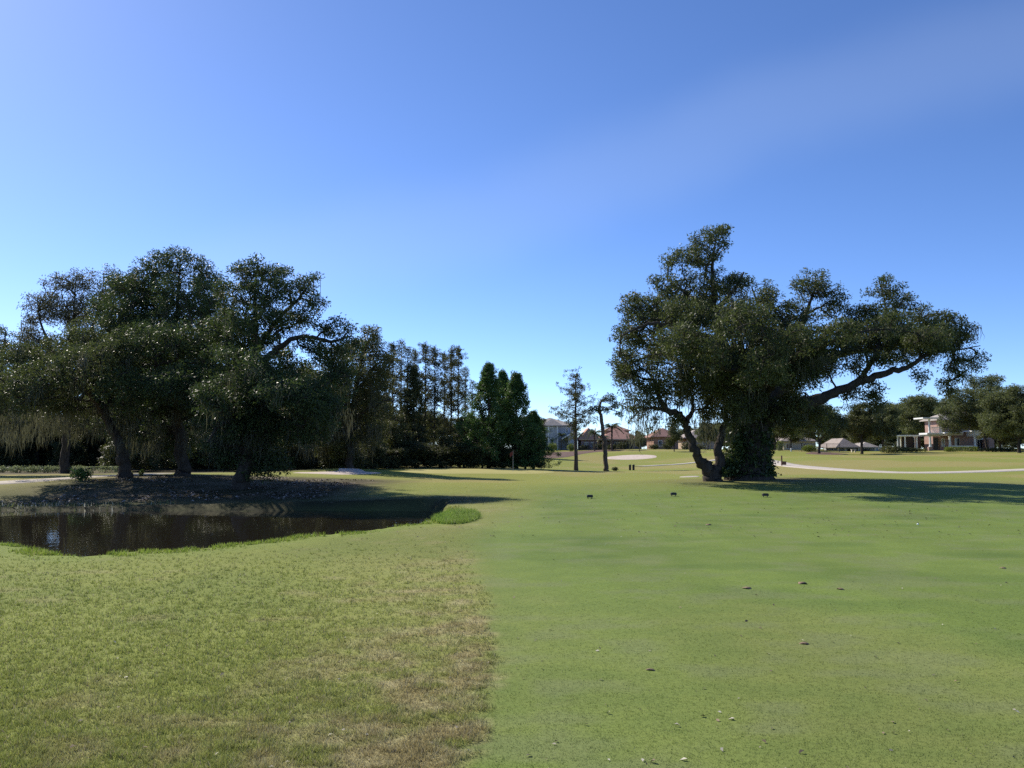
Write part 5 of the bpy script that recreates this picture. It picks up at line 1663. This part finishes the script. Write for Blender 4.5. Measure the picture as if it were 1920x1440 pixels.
def dry_leaf(u, v, seed, size):
    rng = np.random.default_rng(seed)
    q = on_plane(u, v)
    pts, fs = [], []
    n = 7
    for i in range(n):
        t = i / (n - 1)
        wd = size * .34 * math.sin(math.pi * min(.97, .08 + .9 * t)) * (1 + .25 * rng.normal())
        zc = size * (.02 + .16 * (1 - (2 * t - 1) ** 2))
        for (k, up) in ((-1, -.05), (0, 0), (1, -.07)):
            pts.append(((t - .5) * size, k * wd, zc + up * size * (.6 + .5 * rng.random())))
    for i in range(n - 1):
        for k in range(2):
            a = i * 3 + k
            fs.append((a, a + 1, a + 4, a + 3))
    ob = MB().add(pts, fs).build('dry_leaf', M['leafbrown'], None, (q[0], q[1], float(gz(*q)) - .001), True)
    ob.rotation_euler = (0, 0, rng.uniform(0, 6.28))
    sm = ob.modifiers.new('thick', 'SOLIDIFY')
    sm.thickness = .0015
    tag(ob, 'curled dry brown leaf lying alone on the mown fairway', 'leaf', 'single dry leaves on the fairway')
M['leafbrown'] = plain('dry_leaf_brown', (.21, .14, .085), .8, .35, 25)
for i, (u, v, sz) in enumerate([(1505, 1094, .13), (1576, 1105, .11), (1508, 1207, .085), (1220, 1256, .075), (1400, 1102, .12), (1328, 984, .16), (1880, 1066, .10)]):
    dry_leaf(u, v, 240 + i, sz)
# pale flowers behind the green
for i, u in enumerate((978, 988, 997)):
    bush('flower_shrub', 'small white-flowered shrub in the shade behind the flagstick', pw(u, 96), (.35, .3, .2), 'leaf_pale', 220 + i, 160, .10, group='white-flowered shrubs behind the green')

# ------------------------------------------------------------------ grass blades, reeds and fallen leaves
def blades(name, u0, u1, v0, v1, n, per, hfun, seed, keepf, wbase=.0028, lean=.55, tint=None, label=None, fade=None):
    rng = np.random.default_rng(seed)
    P = on_plane(rng.uniform(u0, u1, n), rng.uniform(v0, v1, n))
    k = keepf(P[:, 0], P[:, 1], rng) & (rng.uniform(size=len(P)) < (sstep(fade[1], fade[0], P[:, 1]) if fade else 1.1))
    P = P[k]
    P = np.repeat(P, per, 0) + rng.normal(0, .012, (len(P) * per, 2))
    m = len(P)
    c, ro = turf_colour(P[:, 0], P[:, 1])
    hh = hfun(P[:, 0], P[:, 1], ro, rng)
    z = gz(P[:, 0], P[:, 1])
    th = rng.uniform(0, 2 * np.pi, m)
    wd = (wbase + .00045 * P[:, 1]) * rng.uniform(.7, 1.4, m)
    s = np.stack([np.cos(th), np.sin(th), 0 * th], -1) * wd[:, None] * .5
    b = np.stack([P[:, 0], P[:, 1], z - .004], -1)
    tip = b + np.stack([rng.normal(0, lean, m) * hh, rng.normal(0, lean, m) * hh, hh + .004], -1)
    v = np.stack([b - s, b + s, tip], 1).reshape(-1, 3)
    f = np.arange(m * 3).reshape(m, 3)
    g = rng.normal(1.08, .22, m)[:, None]
    col = c * np.clip(g, .65 + .2 * (1 - ro[:, None]), 1.7 - .35 * (1 - ro[:, None]))
    st = rng.uniform(size=m) < (.03 + .07 * ro)
    col[st] = np.array([.34, .29, .19]) * rng.uniform(.6, 1.3, st.sum())[:, None]
    if tint is not None: col = col * np.array(tint)
    o = obj(name, np_mesh(name, v, f, M['blade'], False, {'turf': np.repeat(col, 3, 0)}))
    tag(o, label, 'grass', kind='stuff')
def notpond(x, y): return poly_sd(x, y, POND) < .15
blades('rough_grass', -350, 1000, 985, 1720, 80000, 5, lambda x, y, ro, r: r.uniform(.010, .036, len(x)) * (.35 + 1.3 * fbm(x, y * 1.3, .12, 77, 2)), 301, lambda x, y, r: (fair_mask(x, y) < .75 * r.uniform(.2, 1, len(x))) & notpond(x, y), label='tufty rough grass, green mixed with dry brown blades, beside the mown turf', fade=(9, 17))
blades('fairway_grass', 800, 2250, 1040, 1720, 70000, 3, lambda x, y, ro, r: r.uniform(.003, .009, len(x)), 302, lambda x, y, r: fair_mask(x, y) >= .5, .0025, .5, label='short mown green fairway turf', fade=(7, 12.5))
def bankkeep(x, y, r):
    sd = poly_sd(x, y, POND)
    return (np.abs(sd + .12) < .45 * r.uniform(.2, 1, len(x))) & (y < 27) & (fbm(x, y, .8, 88) > .46)
blades('bank_grass', -350, 880, 945, 1060, 60000, 4, lambda x, y, ro, r: r.uniform(.02, .085, len(x)) * (.3 + 1.3 * fbm(x, y, .6, 78, 2)), 303, bankkeep, .006, .4, (1.2, 1.25, .9), label='taller bright grass fringing the near lip of the pond')
def corner_keep(x, y, r):
    q = on_plane(858, 966)
    return (((x - q[0]) / .6) ** 2 + ((y - q[1]) / 2.4) ** 2 < 1) & (poly_sd(x, y, POND) < .3)
blades('corner_grass', 760, 900, 938, 990, 9000, 3, lambda x, y, ro, r: r.uniform(.06, .15, len(x)), 304, corner_keep, .007, .4, (1.0, 1.25, .8), label='clump of tall bright grass at the corner of the pond')
def reeds():
    rng = np.random.default_rng(305)
    n = 1300
    u = np.concatenate([rng.uniform(-250, 150, n // 2), rng.uniform(-250, 330, n // 2)])
    d = rng.normal(32.4, .5, n)
    x = (u - 960) / F_PX * d
    z = gz(x, d)
    ok = (z > WATER_Z - .25)
    x, d, z = x[ok], d[ok], np.maximum(z[ok], WATER_Z) - .03
    m = len(x)
    hh = rng.uniform(.06, .24, m)
    s = np.stack([rng.normal(0, .014, m), rng.normal(0, .014, m), 0 * x], -1)
    b = np.stack([x, d, z], -1)
    tip = b + np.stack([rng.normal(0, .3, m) * hh, rng.normal(0, .3, m) * hh, hh], -1)
    v = np.stack([b - s, b + s, tip], 1).reshape(-1, 3)
    col = np.where((rng.uniform(size=m) < .3)[:, None], np.array([.42, .40, .30]), np.array([.13, .15, .06])) * rng.uniform(.6, 1.3, m)[:, None]
    o = obj('shore_reeds', np_mesh('shore_reeds', v, np.arange(m * 3).reshape(m, 3), M['blade'], False, {'turf': np.repeat(col, 3, 0)}))
    tag(o, 'dry pale reeds along the far waterline of the pond', 'reeds', kind='stuff')
reeds()
def litter(name, P, size, cols, seed, label, lift=.012):
    rng = np.random.default_rng(seed)
    m = len(P)
    z = gz(P[:, 0], P[:, 1]) + lift
    c = np.stack([P[:, 0], P[:, 1], z], -1)
    th = rng.uniform(0, 6.28, m)
    a = np.stack([np.cos(th), np.sin(th), rng.normal(0, .25, m)], -1)
    b = np.stack([-np.sin(th), np.cos(th), rng.normal(0, .3, m)], -1)
    L = (size * rng.uniform(.5, 1.4, m))[:, None]
    up = np.array([0, 0, 1.0]) * L * rng.uniform(.05, .3, m)[:, None]
    v = np.stack([c - a * L * .5, c + b * L * .28 + up, c + a * L * .5 + up * .4, c - b * L * .28 + up], 1).reshape(-1, 3)
    col = np.array(cols)[rng.integers(0, len(cols), m)] * rng.uniform(.7, 1.25, m)[:, None]
    o = obj(name, np_mesh(name, v, np.arange(m * 4).reshape(m, 4), M['dryleaf'], False, {'turf': np.repeat(col, 4, 0)}))
    tag(o, label, 'leaves', kind='stuff')
rng = np.random.default_rng(310)
P = on_plane(rng.uniform(-200, 2100, 420), 1000 + 650 * rng.uniform(0, 1, 420) ** 1.2)
P = P[poly_sd(P[:, 0], P[:, 1], POND) < -.3]
litter('scattered_leaves', P, .030, [(.34, .30, .22), (.50, .46, .36), (.16, .11, .07), (.25, .18, .11), (.07, .055, .04)], 311, 'dry leaves and pale bits scattered over the turf', .006)
P = np.stack([rng.uniform(-21, -7.5, 5200), rng.uniform(32.6, 47, 5200)], -1)
P = P[fbm(P[:, 0], P[:, 1], 1.6, 66) > .50]
litter('fallen_leaves', P, .13, [(.16, .12, .09), (.26, .20, .16), (.09, .065, .05), (.34, .28, .24)], 312, 'carpet of dry brown leaves on the shaded pond bank', .03)
P = on_plane(rng.uniform(600, 2000, 700), rng.uniform(900, 1010, 700))
P = P[poly_sd(P[:, 0], P[:, 1], POND) < -.6]
litter('far_leaves', P, .05, [(.05, .045, .03), (.14, .10, .07)], 313, 'dark dry leaves dotted over the farther fairway', .02)
